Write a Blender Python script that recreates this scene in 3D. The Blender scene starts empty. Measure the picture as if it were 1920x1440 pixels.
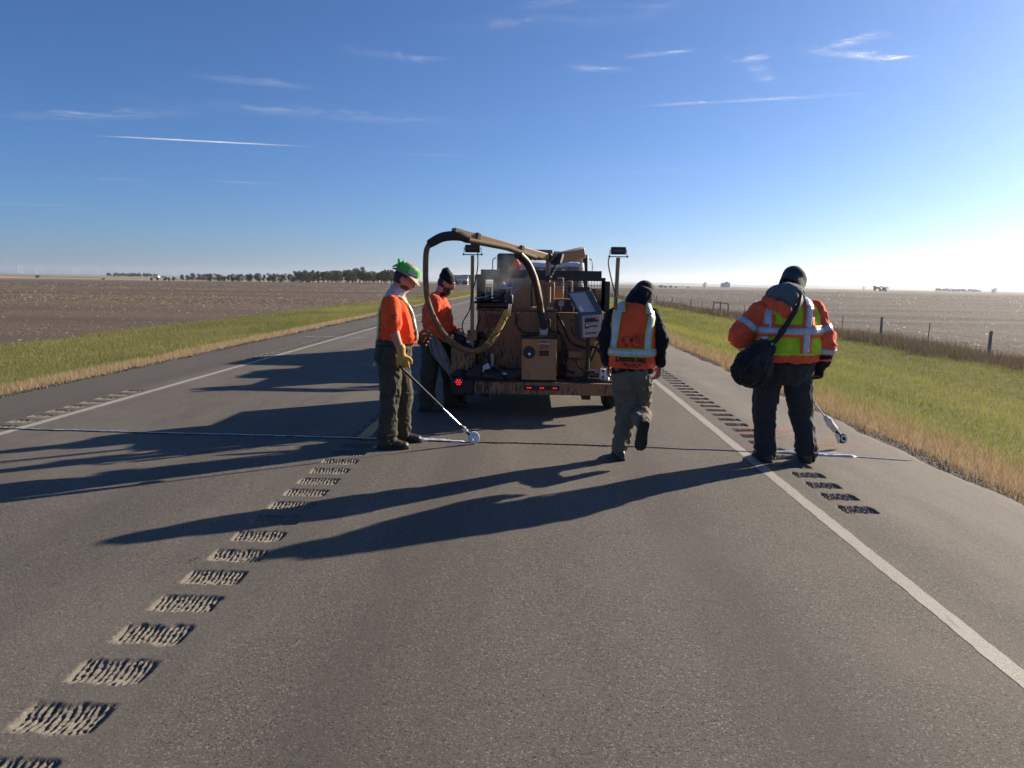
import bpy, bmesh, math, random
import numpy as np
from mathutils import Vector, Matrix, Euler
from mathutils.bvhtree import BVHTree
rad = math.radians
random.seed(7); RNG = np.random.default_rng(7)
sc = bpy.context.scene
COL = sc.collection

# ------------------------------------------------------------------ camera
cd = bpy.data.cameras.new('camera'); cam = bpy.data.objects.new('camera', cd); COL.objects.link(cam)
cd.sensor_width = 36.0; cd.lens = 24.96; cd.clip_start = 0.05; cd.clip_end = 150000
PITCH, YAW, ROLL = rad(8.149), rad(1.581), rad(0.87)
fw = Vector((-math.sin(YAW)*math.cos(PITCH), math.cos(YAW)*math.cos(PITCH), -math.sin(PITCH)))
rt = Vector((math.cos(YAW), math.sin(YAW), 0)); up = rt.cross(fw)
r2 = rt*math.cos(ROLL) + up*math.sin(ROLL); u2 = -rt*math.sin(ROLL) + up*math.cos(ROLL)
cam.matrix_world = Matrix(((r2.x, u2.x, -fw.x, 0), (r2.y, u2.y, -fw.y, 0), (r2.z, u2.z, -fw.z, 1.56), (0, 0, 0, 1)))
sc.camera = cam

# ------------------------------------------------------------------ world, sun, exposure
SUN_AZ, SUN_EL = rad(35.0), rad(20.4)          # azimuth from +X towards +Y
W = bpy.data.worlds.new('World'); sc.world = W; W.use_nodes = True
wn = W.node_tree.nodes; wl_ = W.node_tree.links; wn.clear()
def wnode(t, **k):
    n = wn.new(t)
    for a, b in k.items(): setattr(n, a, b)
    return n
sky = wnode('ShaderNodeTexSky', sky_type='NISHITA', sun_disc=False)
sky.sun_elevation = SUN_EL; sky.sun_rotation = math.pi/2 - SUN_AZ
sky.altitude = 500; sky.air_density = 0.85; sky.dust_density = 1.0; sky.ozone_density = 9.0
bg = wnode('ShaderNodeBackground'); bg.inputs[1].default_value = 0.06
wo = wnode('ShaderNodeOutputWorld')
wl_.new(sky.outputs[0], bg.inputs[0]); wl_.new(bg.outputs[0], wo.inputs[0])

sd = bpy.data.lights.new('sun', 'SUN'); sd.energy = 5.0; sd.angle = rad(0.55); sd.color = (1.0, 0.86, 0.68)
sun = bpy.data.objects.new('sun', sd); COL.objects.link(sun)
sdir = Vector((math.cos(SUN_AZ)*math.cos(SUN_EL), math.sin(SUN_AZ)*math.cos(SUN_EL), math.sin(SUN_EL)))
sun.rotation_euler = sdir.to_track_quat('Z', 'Y').to_euler()
sc.view_settings.view_transform = 'Standard'; sc.view_settings.look = 'None'; sc.view_settings.gamma = 1.0; sc.view_settings.use_curve_mapping = False
sc.view_settings.exposure = 1.08
sc.render.engine = 'CYCLES'
sc.cycles.use_denoising = True
sc.cycles.max_bounces = 6; sc.cycles.diffuse_bounces = 3; sc.cycles.volume_bounces = 0
sc.cycles.use_adaptive_sampling = True

# ------------------------------------------------------------------ node material helper
class Nt:
    def __init__(s, name):
        s.m = bpy.data.materials.new(name); s.m.use_nodes = True
        s.n = s.m.node_tree.nodes; s.l = s.m.node_tree.links; s.b = s.n['Principled BSDF']
    def new(s, t, ins=None, **k):
        n = s.n.new(t)
        for a, b in k.items(): setattr(n, a, b)
        for a, b in (ins or {}).items(): s.put(n.inputs[a], b)
        return n
    def put(s, sock, v):
        if isinstance(v, bpy.types.NodeSocket): s.l.new(v, sock)
        elif isinstance(v, bpy.types.Node): s.l.new(v.outputs[0], sock)
        else:
            if hasattr(sock, 'default_value') and not isinstance(sock.default_value, (float, int)) and isinstance(v, (tuple, list)) and len(sock.default_value) == 4 and len(v) == 3: v = (*v, 1)
            sock.default_value = v
    def co(s, kind='Object'): return s.new('ShaderNodeTexCoord').outputs[kind]
    def pos(s): return s.new('ShaderNodeNewGeometry').outputs['Position']
    def map(s, v, scale=(1, 1, 1), rot=(0, 0, 0)): return s.new('ShaderNodeMapping', {'Vector': v, 'Scale': scale, 'Rotation': rot}).outputs[0]
    def noise(s, v, sc_, det=4, ro=.55, dist=0): return s.new('ShaderNodeTexNoise', {'Vector': v, 'Scale': sc_, 'Detail': det, 'Roughness': ro, 'Distortion': dist}).outputs[0]
    def vor(s, v, sc_, out=0, **k): return s.new('ShaderNodeTexVoronoi', {'Vector': v, 'Scale': sc_}, **k).outputs[out]
    def math(s, op, a, b=0.0, clamp=False): return s.new('ShaderNodeMath', {0: a, 1: b}, operation=op, use_clamp=clamp).outputs[0]
    def ramp(s, v, a, b, lo=0.0, hi=1.0, smooth=True):
        return s.new('ShaderNodeMapRange', {'Value': v, 'From Min': a, 'From Max': b, 'To Min': lo, 'To Max': hi}, clamp=True, interpolation_type='SMOOTHSTEP' if smooth else 'LINEAR').outputs[0]
    def mix(s, f, a, b): 
        return s.new('ShaderNodeMixRGB', {0: f, 1: a, 2: b}).outputs[0]
    def sep(s, v): return s.new('ShaderNodeSeparateXYZ', {0: v}).outputs
    def bump(s, h, strength=.5, dist=.01): return s.new('ShaderNodeBump', {'Height': h, 'Strength': strength, 'Distance': dist}).outputs[0]
    def done(s, col=None, rough=None, metal=None, normal=None, **k):
        for nm, v in (('Base Color', col), ('Roughness', rough), ('Metallic', metal), ('Normal', normal)):
            if v is not None: s.put(s.b.inputs[nm], v)
        for a, b in k.items(): s.put(s.b.inputs[a.replace('_', ' ')], b)
        return s.m
def mat(name, col, rough=.6, metal=0., var=.25, scale=9., bump=0., bscale=60., spec=None, coords='Object'):
    t = Nt(name); c = t.co(coords)
    n = t.noise(c, scale, 5, .6); d = tuple(x*(1-var) for x in col); h = tuple(min(1, x*(1+var)) for x in col)
    colr = t.mix(t.ramp(n, .3, .7), d, h)
    nb = t.bump(t.noise(c, bscale, 4), bump, .004) if bump else None
    t.done(colr, t.ramp(n, .3, .7, max(0, rough-.08), min(1, rough+.08)), metal, nb)
    if spec is not None: t.b.inputs['Specular IOR Level'].default_value = spec
    return t.m

# ------------------------------------------------------------------ geometry helpers
WL = {}                                   # world location of each object
def tag(o, label=None, cat=None, group=None, kind=None):
    if label: o['label'] = label
    if cat: o['category'] = cat
    if group: o['group'] = group
    if kind: o['kind'] = kind
    return o
def thing(name, loc, label, cat, group=None):
    o = bpy.data.objects.new(name, None); COL.objects.link(o); o.location = loc; o.empty_display_size = .2
    WL[o] = Vector(loc); return tag(o, label, cat, group)
def place(name, me, c, parent):
    o = bpy.data.objects.new(name, me); COL.objects.link(o); WL[o] = Vector(c)
    if parent is not None: o.parent = parent; o.location = Vector(c) - WL[parent]
    else: o.location = c
    return o
def smooth(me, ang=35):
    me.polygons.foreach_set('use_smooth', np.ones(len(me.polygons), bool)); me.set_sharp_from_angle(angle=rad(ang))
def npmesh(name, V, F):
    """V (n,3) array, F (m,k) array of equal-sided faces"""
    V = np.asarray(V, np.float32); F = np.asarray(F, np.int32); me = bpy.data.meshes.new(name)
    me.vertices.add(len(V)); me.vertices.foreach_set('co', V.ravel())
    k = F.shape[1]; me.loops.add(F.size); me.loops.foreach_set('vertex_index', F.ravel())
    me.polygons.add(len(F)); me.polygons.foreach_set('loop_start', np.arange(0, F.size, k, dtype=np.int32)); me.polygons.foreach_set('loop_total', np.full(len(F), k, np.int32))
    me.update(calc_edges=True); return me
def vcol(me, name, vals):
    a = me.attributes.new(name, 'FLOAT', 'POINT'); a.data.foreach_set('value', np.asarray(vals, np.float32))
def catmull(P, sub=6, R=None):
    P = [np.array(p, float) for p in P]; n = len(P); out = []; ro = []
    for i in range(n-1):
        p0 = P[i-1] if i else 2*P[0]-P[1]; p1, p2 = P[i], P[i+1]; p3 = P[i+2] if i+2 < n else 2*P[-1]-P[-2]
        for k in range(sub):
            t = k/sub; out.append(.5*((2*p1)+(-p0+p2)*t+(2*p0-5*p1+4*p2-p3)*t*t+(-p0+3*p1-3*p2+p3)*t**3))
            if R is not None: ro.append(np.array(R[i], float)*(1-t)+np.array(R[i+1], float)*t)
    out.append(P[-1])
    if R is not None: ro.append(np.array(R[-1], float)); return out, ro
    return out
class MB:
    def __init__(s): s.v = []; s.f = []
    def add(s, V, F):
        o = len(s.v); s.v += [tuple(map(float, p)) for p in V]; s.f += [tuple(i+o for i in f) for f in F]; return s
    def box(s, a, b):
        x0, y0, z0 = a; x1, y1, z1 = b
        return s.add([(x0, y0, z0), (x1, y0, z0), (x1, y1, z0), (x0, y1, z0), (x0, y0, z1), (x1, y0, z1), (x1, y1, z1), (x0, y1, z1)],
                     [(0, 3, 2, 1), (4, 5, 6, 7), (0, 1, 5, 4), (1, 2, 6, 5), (2, 3, 7, 6), (3, 0, 4, 7)])
    def obox(s, c, size, rot=(0, 0, 0)):
        R = Euler([rad(a) for a in rot]).to_matrix(); c = Vector(c); h = Vector(size)/2; V = []
        for z in (-1, 1):
            for x, y in ((-1, -1), (1, -1), (1, 1), (-1, 1)): V.append(c + R @ Vector((x*h.x, y*h.y, z*h.z)))
        return s.add(V, [(0, 3, 2, 1), (4, 5, 6, 7), (0, 1, 5, 4), (1, 2, 6, 5), (2, 3, 7, 6), (3, 0, 4, 7)])
    def bar(s, p, q, w, h, upv=(0, 0, 1)):
        p, q = Vector(p), Vector(q); d = (q-p).normalized(); sdv = d.cross(Vector(upv)).normalized(); u = sdv.cross(d)
        V = [b + sdv*(w/2*i) + u*(h/2*j) for b in (p, q) for i, j in ((-1, -1), (1, -1), (1, 1), (-1, 1))]
        return s.add(V, [(0, 3, 2, 1), (4, 5, 6, 7), (0, 1, 5, 4), (1, 2, 6, 5), (2, 3, 7, 6), (3, 0, 4, 7)])
    def tube(s, P, R, n=10, cap=True, flat=1.0):
        P = [Vector(p) for p in P]; m = len(P)
        R = [R]*m if isinstance(R, (int, float)) else list(R)
        V = []; u = None
        for i in range(m):
            d = (P[min(i+1, m-1)] - P[max(i-1, 0)]).normalized()
            if u is None: u = d.orthogonal().normalized()
            u = (u - d*u.dot(d)).normalized(); w = d.cross(u)
            for k in range(n):
                a = 2*math.pi*k/n; V.append(P[i] + (u*math.cos(a) + w*math.sin(a)*flat)*float(R[i]))
        F = [(i*n+k, i*n+(k+1) % n, (i+1)*n+(k+1) % n, (i+1)*n+k) for i in range(m-1) for k in range(n)]
        if cap: F += [tuple(range(n))[::-1], tuple((m-1)*n+k for k in range(n))]
        return s.add(V, F)
    def cyl(s, p, q, r, n=16, r2=None): return s.tube([p, q], [r, r if r2 is None else r2], n)
    def rings(s, rings, n=24, cap=True):
        """rings: (centre, axis_a vector, axis_b vector[, power])"""
        V = []
        for c, a, b in rings:
            c, a, b = np.array(c, float), np.array(a, float), np.array(b, float)
            for k in range(n):
                t = 2*math.pi*k/n; V.append(c + a*math.cos(t) + b*math.sin(t))
        m = len(rings); F = [(i*n+k, i*n+(k+1) % n, (i+1)*n+(k+1) % n, (i+1)*n+k) for i in range(m-1) for k in range(n)]
        if cap: F += [tuple(range(n))[::-1], tuple((m-1)*n+k for k in range(n))]
        return s.add(V, F)
    def ell(s, c, r, R=None, n=16, m=10):
        c = Vector(c); V = []; R = R or Matrix.Identity(3)
        for i in range(m+1):
            ph = math.pi*i/m
            for k in range(n):
                t = 2*math.pi*k/n; V.append(c + R @ Vector((r[0]*math.sin(ph)*math.cos(t), r[1]*math.sin(ph)*math.sin(t), r[2]*math.cos(ph))))
        F = [(i*n+k, (i+1)*n+k, (i+1)*n+(k+1) % n, i*n+(k+1) % n) for i in range(m) for k in range(n)]
        return s.add(V, F)
    def lathe(s, prof, c, axis=(0, 0, 1), n=24):
        ax = Vector(axis).normalized(); u = ax.orthogonal().normalized(); w = ax.cross(u); c = Vector(c)
        V = [c + ax*h + (u*math.cos(2*math.pi*k/n) + w*math.sin(2*math.pi*k/n))*r for r, h in prof for k in range(n)]
        m = len(prof)
        return s.add(V, [(i*n+k, i*n+(k+1) % n, (i+1)*n+(k+1) % n, (i+1)*n+k) for i in range(m-1) for k in range(n)])
    def mesh(s, name, origin=None):
        me = bpy.data.meshes.new(name); V = s.v
        if origin is not None: V = [(x-origin[0], y-origin[1], z-origin[2]) for x, y, z in V]
        me.from_pydata(V, [], s.f); me.validate(); me.update(); return me
    def build(s, name, material, parent=None, bevel=0., sm=35, origin=None, **t):
        A = np.array(s.v); c = tuple((A.min(0)+A.max(0))/2) if origin is None else origin
        me = s.mesh(name, c); me.materials.append(material)
        if sm: smooth(me, sm)
        o = place(name, me, c, parent); tag(o, **t)
        if bevel:
            b = o.modifiers.new('bevel', 'BEVEL'); b.width = bevel; b.segments = 2; b.limit_method = 'ANGLE'; b.angle_limit = rad(40)
        return o
def copy_tree(o, parent=None, loc=None):
    c = o.copy(); COL.objects.link(c); c.parent = parent
    if loc is not None: c.location = loc
    for ch in list(o.children): copy_tree(ch, c)
    return c
# vectorised value noise
def _hash(i, j, k):
    h = (i.astype(np.int64)*374761393 + j.astype(np.int64)*668265263 + k.astype(np.int64)*2147483647) & 0xFFFFFFFF
    h = ((h ^ (h >> 13))*1274126177) & 0xFFFFFFFF
    return ((h ^ (h >> 16)) & 0xFFFF)/65535.0
def vnoise(P, s=1.0, seed=0):
    P = np.atleast_2d(np.asarray(P, float))*np.asarray(s, float) + seed*17.31; I = np.floor(P); f = P-I; f = f*f*(3-2*f); I = I.astype(np.int64); r = 0
    for a in (0, 1):
        for b in (0, 1):
            for c in (0, 1):
                w = (f[:, 0] if a else 1-f[:, 0])*(f[:, 1] if b else 1-f[:, 1])*(f[:, 2] if c else 1-f[:, 2])
                r = r + w*_hash(I[:, 0]+a, I[:, 1]+b, I[:, 2]+c)
    return r*2-1
def fbm(P, s=1.0, oct_=4, seed=0):
    r = 0; a = 1.0
    for o in range(oct_): r = r + a*vnoise(P, np.asarray(s, float)*2**o, seed+o*3); a *= .5
    return r
# ------------------------------------------------------------------ terrain
PX = np.array([-9000, -2500, -900, -400, -120, -40, -15, -10, -7.6, -6.9, -6.75, 3.55, 3.75, 4.3, 6, 9, 12, 17, 30, 120, 300, 450, 900, 2500, 9000.])
PZ = np.array([1.2, 1.0, -.6, -1.6, -.7, -.45, -.42, -.36, -.14, -.05, -.03, -.03, -.06, -.16, -.5, -.98, -1.2, -1.06, -1.1, -1.1, -1.0, -1.2, -4.0, -5, -5.])
def zprof(x): return np.interp(x, PX, PZ)
def terrain(x, y):
    x = np.asarray(x, float); y = np.asarray(y, float); d = np.hypot(x, y)
    z = zprof(x)
    off = np.clip(np.minimum(np.abs(x+1.6)-5.6, 40)/40, 0, 1)
    P = np.stack([x, y, 0*x], -1)
    z = z + off*np.clip(d/500, 0, 1)*1.2*vnoise(P, 1/420., 3) + off*.05*vnoise(P, 1/7., 5)
    # the land far ahead of the road lies like the land beside it
    far = np.clip((y-300)/900, 0, 1)
    z = z - off*far*np.where(x > 0, .9, -.5)
    return z
def axis(lo, hi, near, step, grow=1.12):
    out = [0.]
    def run(lim):
        r = []; p = 0; s = step
        while abs(p) < abs(lim):
            p += s; r.append(p)
            if p > near: s *= grow
        r[-1] = abs(lim); return r
    return np.array([-v for v in run(lo)][::-1] + [0.] + run(hi))
gx = np.unique(np.concatenate([axis(-9500, 9500, 40, .7), PX[1:-1]])); gy = axis(-60, 9800, 60, 1.0)
GX, GY = np.meshgrid(gx, gy); gz = terrain(GX.ravel(), GY.ravel())
V = np.stack([GX.ravel(), GY.ravel(), gz], -1); nx, ny = len(gx), len(gy)
ii, jj = np.meshgrid(np.arange(nx-1), np.arange(ny-1)); q = (jj*nx+ii).ravel()
gm = npmesh('ground', V, np.stack([q, q+1, q+nx+1, q+nx], -1)); smooth(gm, 180)

def ground_mat():
    t = Nt('soil_and_turf'); p = t.pos(); x, y, _ = t.sep(p)
    nb = t.noise(p, .9, 4); nbig = t.noise(p, .035, 4, .6); nf = t.noise(p, 14, 5, .7); ns = t.noise(t.map(p, (.02, .25, .25)), 1.0, 5, .6)
    nm = t.noise(p, 3.0, 5, .65)
    xw = t.math('ADD', x, t.math('MULTIPLY', t.math('SUBTRACT', nb, .5), .9))
    green = t.mix(t.ramp(nm, .35, .7), (.10, .10, .03), (.19, .18, .065))
    green = t.mix(t.ramp(nbig, .4, .65), green, (.15, .14, .05))
    dry = t.mix(t.ramp(nf, .3, .7), (.18, .135, .08), (.33, .255, .16))
    dirt = t.mix(t.ramp(nf, .35, .65), (.035, .03, .026), (.14, .12, .10))
    soil = t.mix(t.ramp(nf, .3, .75), (.075, .055, .042), (.22, .175, .13))
    streak = t.noise(t.map(p, (.006, .06, .06), (0, 0, rad(4))), 1.0, 6, .65)
    soil = t.mix(t.ramp(streak, .42, .62), soil, (.085, .066, .052))
    soilr = t.mix(t.ramp(nf, .3, .75), (.085, .075, .064), (.165, .147, .125))
    st2 = t.noise(t.map(p, (.012, .08, .06), (0, 0, rad(-5))), 1.0, 6, .65)
    soilr = t.mix(t.ramp(st2, .42, .56), soilr, (.075, .065, .055)); soilr = t.mix(t.ramp(t.noise(t.map(p, (.03, .35, 1), (0, 0, rad(-5))), 1.0, 5, .7), .5, .62, 0, .55), soilr, (.21, .185, .155))
    # crop land a long way off: ripe and mown strips
    d = t.new('ShaderNodeVectorMath', {0: p}, operation='LENGTH').outputs['Value']
    strip = t.noise(t.map(p, (.0006, .0045, 1), (0, 0, rad(6))), 1.0, 3, .5)
    farc = t.mix(t.ramp(strip, .45, .56), (.17, .14, .10), (.34, .26, .15))
    soil = t.mix(t.ramp(d, 480, 800), soil, farc); soilr = t.mix(t.ramp(d, 330, 520), soilr, t.mix(t.ramp(strip, .45, .55), (.12, .105, .085), (.24, .2, .15)))
    # left half, outwards from the pavement
    left = t.mix(t.ramp(xw, -15.6, -14.6), soil, green)
    left = t.mix(t.ramp(xw, -8.3, -7.7), left, dry); left = t.mix(t.ramp(xw, -7.5, -7.2), left, dirt)
    right = t.mix(t.ramp(xw, 4.05, 4.25), dirt, dry); right = t.mix(t.ramp(xw, 5.0, 6.2), right, green)
    right = t.mix(t.ramp(xw, 15.6, 16.4), right, (.16, .125, .085)); right = t.mix(t.ramp(xw, 18.6, 19.6), right, soilr)
    c = t.mix(t.ramp(x, -1, 0, smooth=False), left, right)
    h = t.math('ADD', t.noise(p, 6, 6, .75), t.math('MULTIPLY', nf, .6))
    return t.done(c, .95, normal=t.bump(h, .9, .06), Specular_IOR_Level=.15)
gm.materials.append(ground_mat()); ground = place('ground', gm, (0, 0, 0), None); tag(ground, 'flat prairie ground with grass verges and tilled fields', kind='structure')

# far low hills that close the horizon
def hills(name, pts, label, col):
    m = MB(); n = len(pts)
    for k, (x, y, z) in enumerate(pts):
        u = Vector((x, y, 0)).normalized()*900
        m.v += [(x, y, -8), (x+u.x*.35, y+u.y*.35, z), (x+u.x, y+u.y, z*.9), (x+u.x*1.4, y+u.y*1.4, -8)]
    for k in range(n-1):
        for j in range(3): a = k*4+j; m.f.append((a, a+4, a+5, a+1))
    m.build(name, mat(name+'_land', col, .95, var=.3, scale=.004, coords='Object'), sm=180, label=label, kind='structure')
def ridge(a0, a1, dist, h, seed, n=60):
    out = []
    for k in range(n):
        a = rad(a0+(a1-a0)*k/(n-1)); z = h*(1+.35*vnoise([[k*.35, seed, 0]])[0]+.2*vnoise([[k*1.1, seed+5, 0]])[0]) - 1
        out.append((dist*math.sin(a), dist*math.cos(a), z))
    return out
hills('hills', ridge(-62, -12, 7600, 17, 1), 'long low blue ridge closing the horizon over the tilled field', (.10, .11, .07))
hills('hills', ridge(6, 62, 6200, 17, 9), 'long low hazy ridge closing the horizon beyond the fence', (.09, .10, .06))

# ------------------------------------------------------------------ road
RL, RR = -6.75, 3.55
def road_mat():
    t = Nt('asphalt'); p = t.pos(); x, y, _ = t.sep(p)
    mill = t.new('ShaderNodeAttribute', attribute_name='mill').outputs['Fac']
    g1 = t.vor(p, 165, 1); gs = t.sep(g1)[0]                                    # stones, one value per cell
    g2 = t.noise(p, 260, 3, .7); g3 = t.noise(p, 38, 4, .6); big = t.noise(p, .8, 4, .6); lane = t.noise(t.map(p, (1.6, .05, 1)), 1.0, 4, .6)
    base = t.mix(t.ramp(g2, .32, .68), (.068, .060, .052), (.148, .132, .112))
    base = t.mix(t.math('MULTIPLY', t.ramp(gs, .88, .97), .8), base, (.27, .245, .21))
    base = t.mix(t.ramp(gs, .02, .16, 1, 0), base, (.03, .027, .025))
    base = t.mix(t.math('MULTIPLY', t.ramp(lane, .45, .62), .38), base, (.078, .069, .059))
    base = t.mix(t.math('MULTIPLY', t.ramp(big, .5, .72), .22), base, (.18, .16, .135))
    # wheel paths polished a little darker, a greasy line down each lane centre
    wob = t.math('MULTIPLY', t.math('SUBTRACT', t.noise(t.map(p, (.3, .12, 1)), 1.0, 3), .5), .5); xx = t.math('ADD', x, wob); wp = None
    for cx, wd, st in ((-.72, .30, .30), (1.05, .30, .34), (.17, .22, .16), (-4.3, .30, .30), (-2.6, .30, .3), (-3.45, .2, .15)):
        g = t.math('MULTIPLY', t.ramp(t.math('ABSOLUTE', t.math('SUBTRACT', xx, cx)), 0, wd*1.6, 1, 0), st); wp = g if wp is None else t.math('ADD', wp, g)
    base = t.mix(t.math('MULTIPLY', wp, t.ramp(t.noise(t.map(p, (1.2, .25, 1)), 1.6, 5, .7), .25, .6)), base, (.055, .048, .041))
    st_ = t.math('MULTIPLY', t.ramp(t.noise(p, 1.1, 6, .75), .64, .70), .45); base = t.mix(st_, base, (.05, .038, .03))
    light = t.math('MULTIPLY', t.ramp(t.noise(t.map(p, (1, .5, 1)), .55, 5, .65), .48, .7), .4); base = t.mix(light, base, (.20, .175, .145))
    # dusty right shoulder, darker left shoulder
    ed = t.math('ADD', x, t.math('MULTIPLY', t.math('SUBTRACT', t.noise(t.map(p, (1, .35, 1)), 1.3, 5, .65), .5), 1.2))
    dust = t.math('MULTIPLY', t.ramp(ed, 2.2, 2.9), t.ramp(t.noise(t.map(p, (1.5, .3, 1)), 1.1, 5, .7), .3, .65, .25, .8))
    base = t.mix(dust, base, t.mix(t.ramp(g2, .3, .7), (.15, .13, .105), (.30, .265, .215)))
    base = t.mix(t.math('MULTIPLY', t.ramp(x, -5.6, -5.35, 1, 0), .45), base, (.055, .047, .042))
    sp_ = t.ramp(t.noise(p, 2.3, 2), .72, .76); base = t.mix(t.math('MULTIPLY', sp_, t.ramp(g3, .5, .6)), base, (.03, .024, .02))
    milled = t.mix(t.ramp(g2, .3, .7), (.085, .077, .065), (.235, .212, .178))
    c = t.mix(mill, base, milled)
    h = t.math('ADD', t.math('MULTIPLY', gs, .45), t.math('ADD', t.math('MULTIPLY', g2, .7), t.math('MULTIPLY', g3, .5)))
    return t.done(c, .86, normal=t.bump(h, .85, .006), Specular_IOR_Level=.35)
ASPH = road_mat()
PITCH_R = .305
# three milled columns: (x centre, half groove width, half tile width, groups of y ranges)
COLS = [(-1.65, .155, .185, [(1.222, 33.0)]), (2.33, .125, .155, [(4.78, 27.0)]), (-5.48, .125, .155, [(6.9, 9.75), (13.4, 27.0)])]
road = MB()
xs = [RL]; 
for cx, hg, ht, gr in sorted(COLS): xs += [cx-ht, cx+ht]
xs.append(RR)
Y0, Y1 = -15.0, 900.0
def strip(x0, x1, y0, y1):
    n = max(1, int((y1-y0)/40)); yy = np.linspace(y0, y1, n+1)
    for a, b in zip(yy[:-1], yy[1:]): road.add([(x0, a, 0), (x1, a, 0), (x1, b, 0), (x0, b, 0)], [(0, 1, 2, 3)])
for k in range(0, len(xs), 2): strip(xs[k], xs[k+1], Y0, Y1)
tiles = []
for cx, hg, ht, gr in COLS:
    y = Y0
    for a, b in gr:
        n = int(round((b-a)/PITCH_R)); b = a+n*PITCH_R; strip(cx-ht, cx+ht, y, a)
        tiles += [(cx, ht, a+(i+.5)*PITCH_R) for i in range(n)]; y = b
    strip(cx-ht, cx+ht, y, Y1)
# broken pavement edges
for xe, s in ((RL, -1), (RR, 1)):
    yy = np.concatenate([np.arange(Y0, 45, .12), np.linspace(45, Y1, 60)]); n = len(yy)
    o = .05+.05*vnoise(np.stack([0*yy+s, yy*2.2, 0*yy], -1)) + .03*vnoise(np.stack([0*yy+s, yy*7, 0*yy], -1), 1, 4)
    Vv = []; F = []
    for i in range(n): Vv += [(xe, yy[i], 0), (xe+s*o[i], yy[i], -.004), (xe+s*(o[i]+.03), yy[i], -.07)]
    for i in range(n-1):
        for j in range(2): a = i*3+j; F.append((a, a+1, a+4, a+3) if s > 0 else (a, a+3, a+4, a+1))
    road.add(Vv, F)
rd = road.build('road', ASPH, sm=0, origin=(0, 0, 0), label='two lane asphalt highway with paved shoulders', kind='structure')
# flip any downward faces
bm = bmesh.new(); bm.from_mesh(rd.data); bmesh.ops.recalc_face_normals(bm, faces=bm.faces)
for f in bm.faces:
    if f.normal.z < 0: f.normal_flip()
bm.to_mesh(rd.data); bm.free()
def groove(hg, ht, seed):
    nxg, nyg = 46, 36; u = np.linspace(-ht, ht, nxg); v = np.linspace(-PITCH_R/2, PITCH_R/2, nyg); U_, V_ = np.meshgrid(u, v); P = np.stack([U_.ravel(), V_.ravel(), 0*U_.ravel()], -1)
    X, Y = P[:, 0], P[:, 1]
    edge = .010*vnoise(P, 28, seed) + .006*vnoise(P, 70, seed+2)
    hl = .088 + .012*vnoise(np.stack([X, 0*X, 0*X], -1), 45, seed+5)
    a = np.clip(1-((Y+edge*.6)/hl)**2, 0, 1); inx = np.clip((hg+edge*.5-np.abs(X))/.012, 0, 1)
    ins = np.clip(a*3, 0, 1)*inx
    skew = X + .12*Y
    stri = np.abs(((skew + .007*vnoise(P, 22, seed+9))/.025) % 1 - .5)*2
    z = -(.017*np.sqrt(a)*inx) + ins*(.013*(stri-.5) + .005*vnoise(P, 90, seed+7) + .002*vnoise(P, 230, seed+8))
    bd = np.minimum(np.minimum(ht-np.abs(X), PITCH_R/2-np.abs(Y))/.012, 1); z = np.minimum(z, .002)*np.clip(bd, 0, 1)
    ii, jj = np.meshgrid(np.arange(nxg-1), np.arange(nyg-1)); q = (jj*nxg+ii).ravel()
    me = npmesh('rumble_strip', np.stack([X, Y, z], -1), np.stack([q, q+1, q+nxg+1, q+nxg], -1)); vcol(me, 'mill', np.clip(ins*1.3, 0, 1)*(.75+.25*vnoise(P, 60, seed)))
    smooth(me, 50); me.materials.append(ASPH); return me
GR = {.185: [groove(.155, .185, s) for s in (1, 4, 7, 11, 15)], .155: [groove(.125, .155, s) for s in (2, 5, 8, 12, 17)]}
WL[rd] = Vector((0, 0, 0))
for k, (cx, ht, y) in enumerate(sorted(tiles, key=lambda q: q[2])): place('rumble_strip', GR[ht][(k*7+int(y*3)) % 5], (cx, y, 0), rd)

# ---- painted markings: worn thin sheets 4 mm above the asphalt
def paint(name, c, wear, lo=.3):
    t = Nt(name); p = t.pos(); n = t.noise(p, 140, 4, .7); w = t.noise(t.map(p, (6, 1.2, 1)), 1.4, 5, .65)
    col = t.mix(t.ramp(n, .3, .7), tuple(v*.72 for v in c), c)
    hole = t.math('MULTIPLY', t.ramp(t.noise(p, 190, 3, .75), .5+lo*.3, .62+lo*.3), t.ramp(w, .3, .62, wear*.35, wear)); patch_ = t.math('MULTIPLY', t.ramp(t.noise(t.map(p, (4, 1.1, 1)), 2.2, 6, .75), .56, .68), wear*.55); hole = t.math('MAXIMUM', hole, patch_)
    col = t.mix(hole, col, (.09, .08, .07))
    return t.done(col, .75, normal=t.bump(n, .4, .003))
WHITE = paint('white_road_paint', (.40, .37, .32), 1.0, .0); YEL = paint('yellow_road_paint', (.42, .30, .10), .9, .1)
def stripe(name, x0, x1, y0, y1, m, z=.0016, parent=None):
    mb = MB(); yy = np.concatenate([np.arange(y0, min(y1, 40), .04), np.linspace(min(y1, 40), y1, max(2, int((y1-40)/25)))]) if y1 > 40 else np.arange(y0, y1+.01, .1)
    j = .002*vnoise(np.stack([yy*5, 0*yy+x0, 0*yy], -1))+.004*vnoise(np.stack([yy*21, 0*yy+x0, 0*yy], -1)); k = .002*vnoise(np.stack([yy*5, 0*yy+x1+9, 0*yy], -1))+.004*vnoise(np.stack([yy*21, 0*yy+x1+9, 0*yy], -1))
    Vv = []
    for a, b, c in zip(yy, j, k): Vv += [(x0+b, a, z), (x1+c, a, z)]
    mb.add(Vv, [(i*2, i*2+1, i*2+3, i*2+2) for i in range(len(yy)-1)])
    return mb.build(name, m, rd, sm=0)
stripe('edge_line', 1.967, 2.063, Y0, 600, WHITE); stripe('edge_line', -5.29, -5.19, Y0, 600, WHITE)
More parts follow.
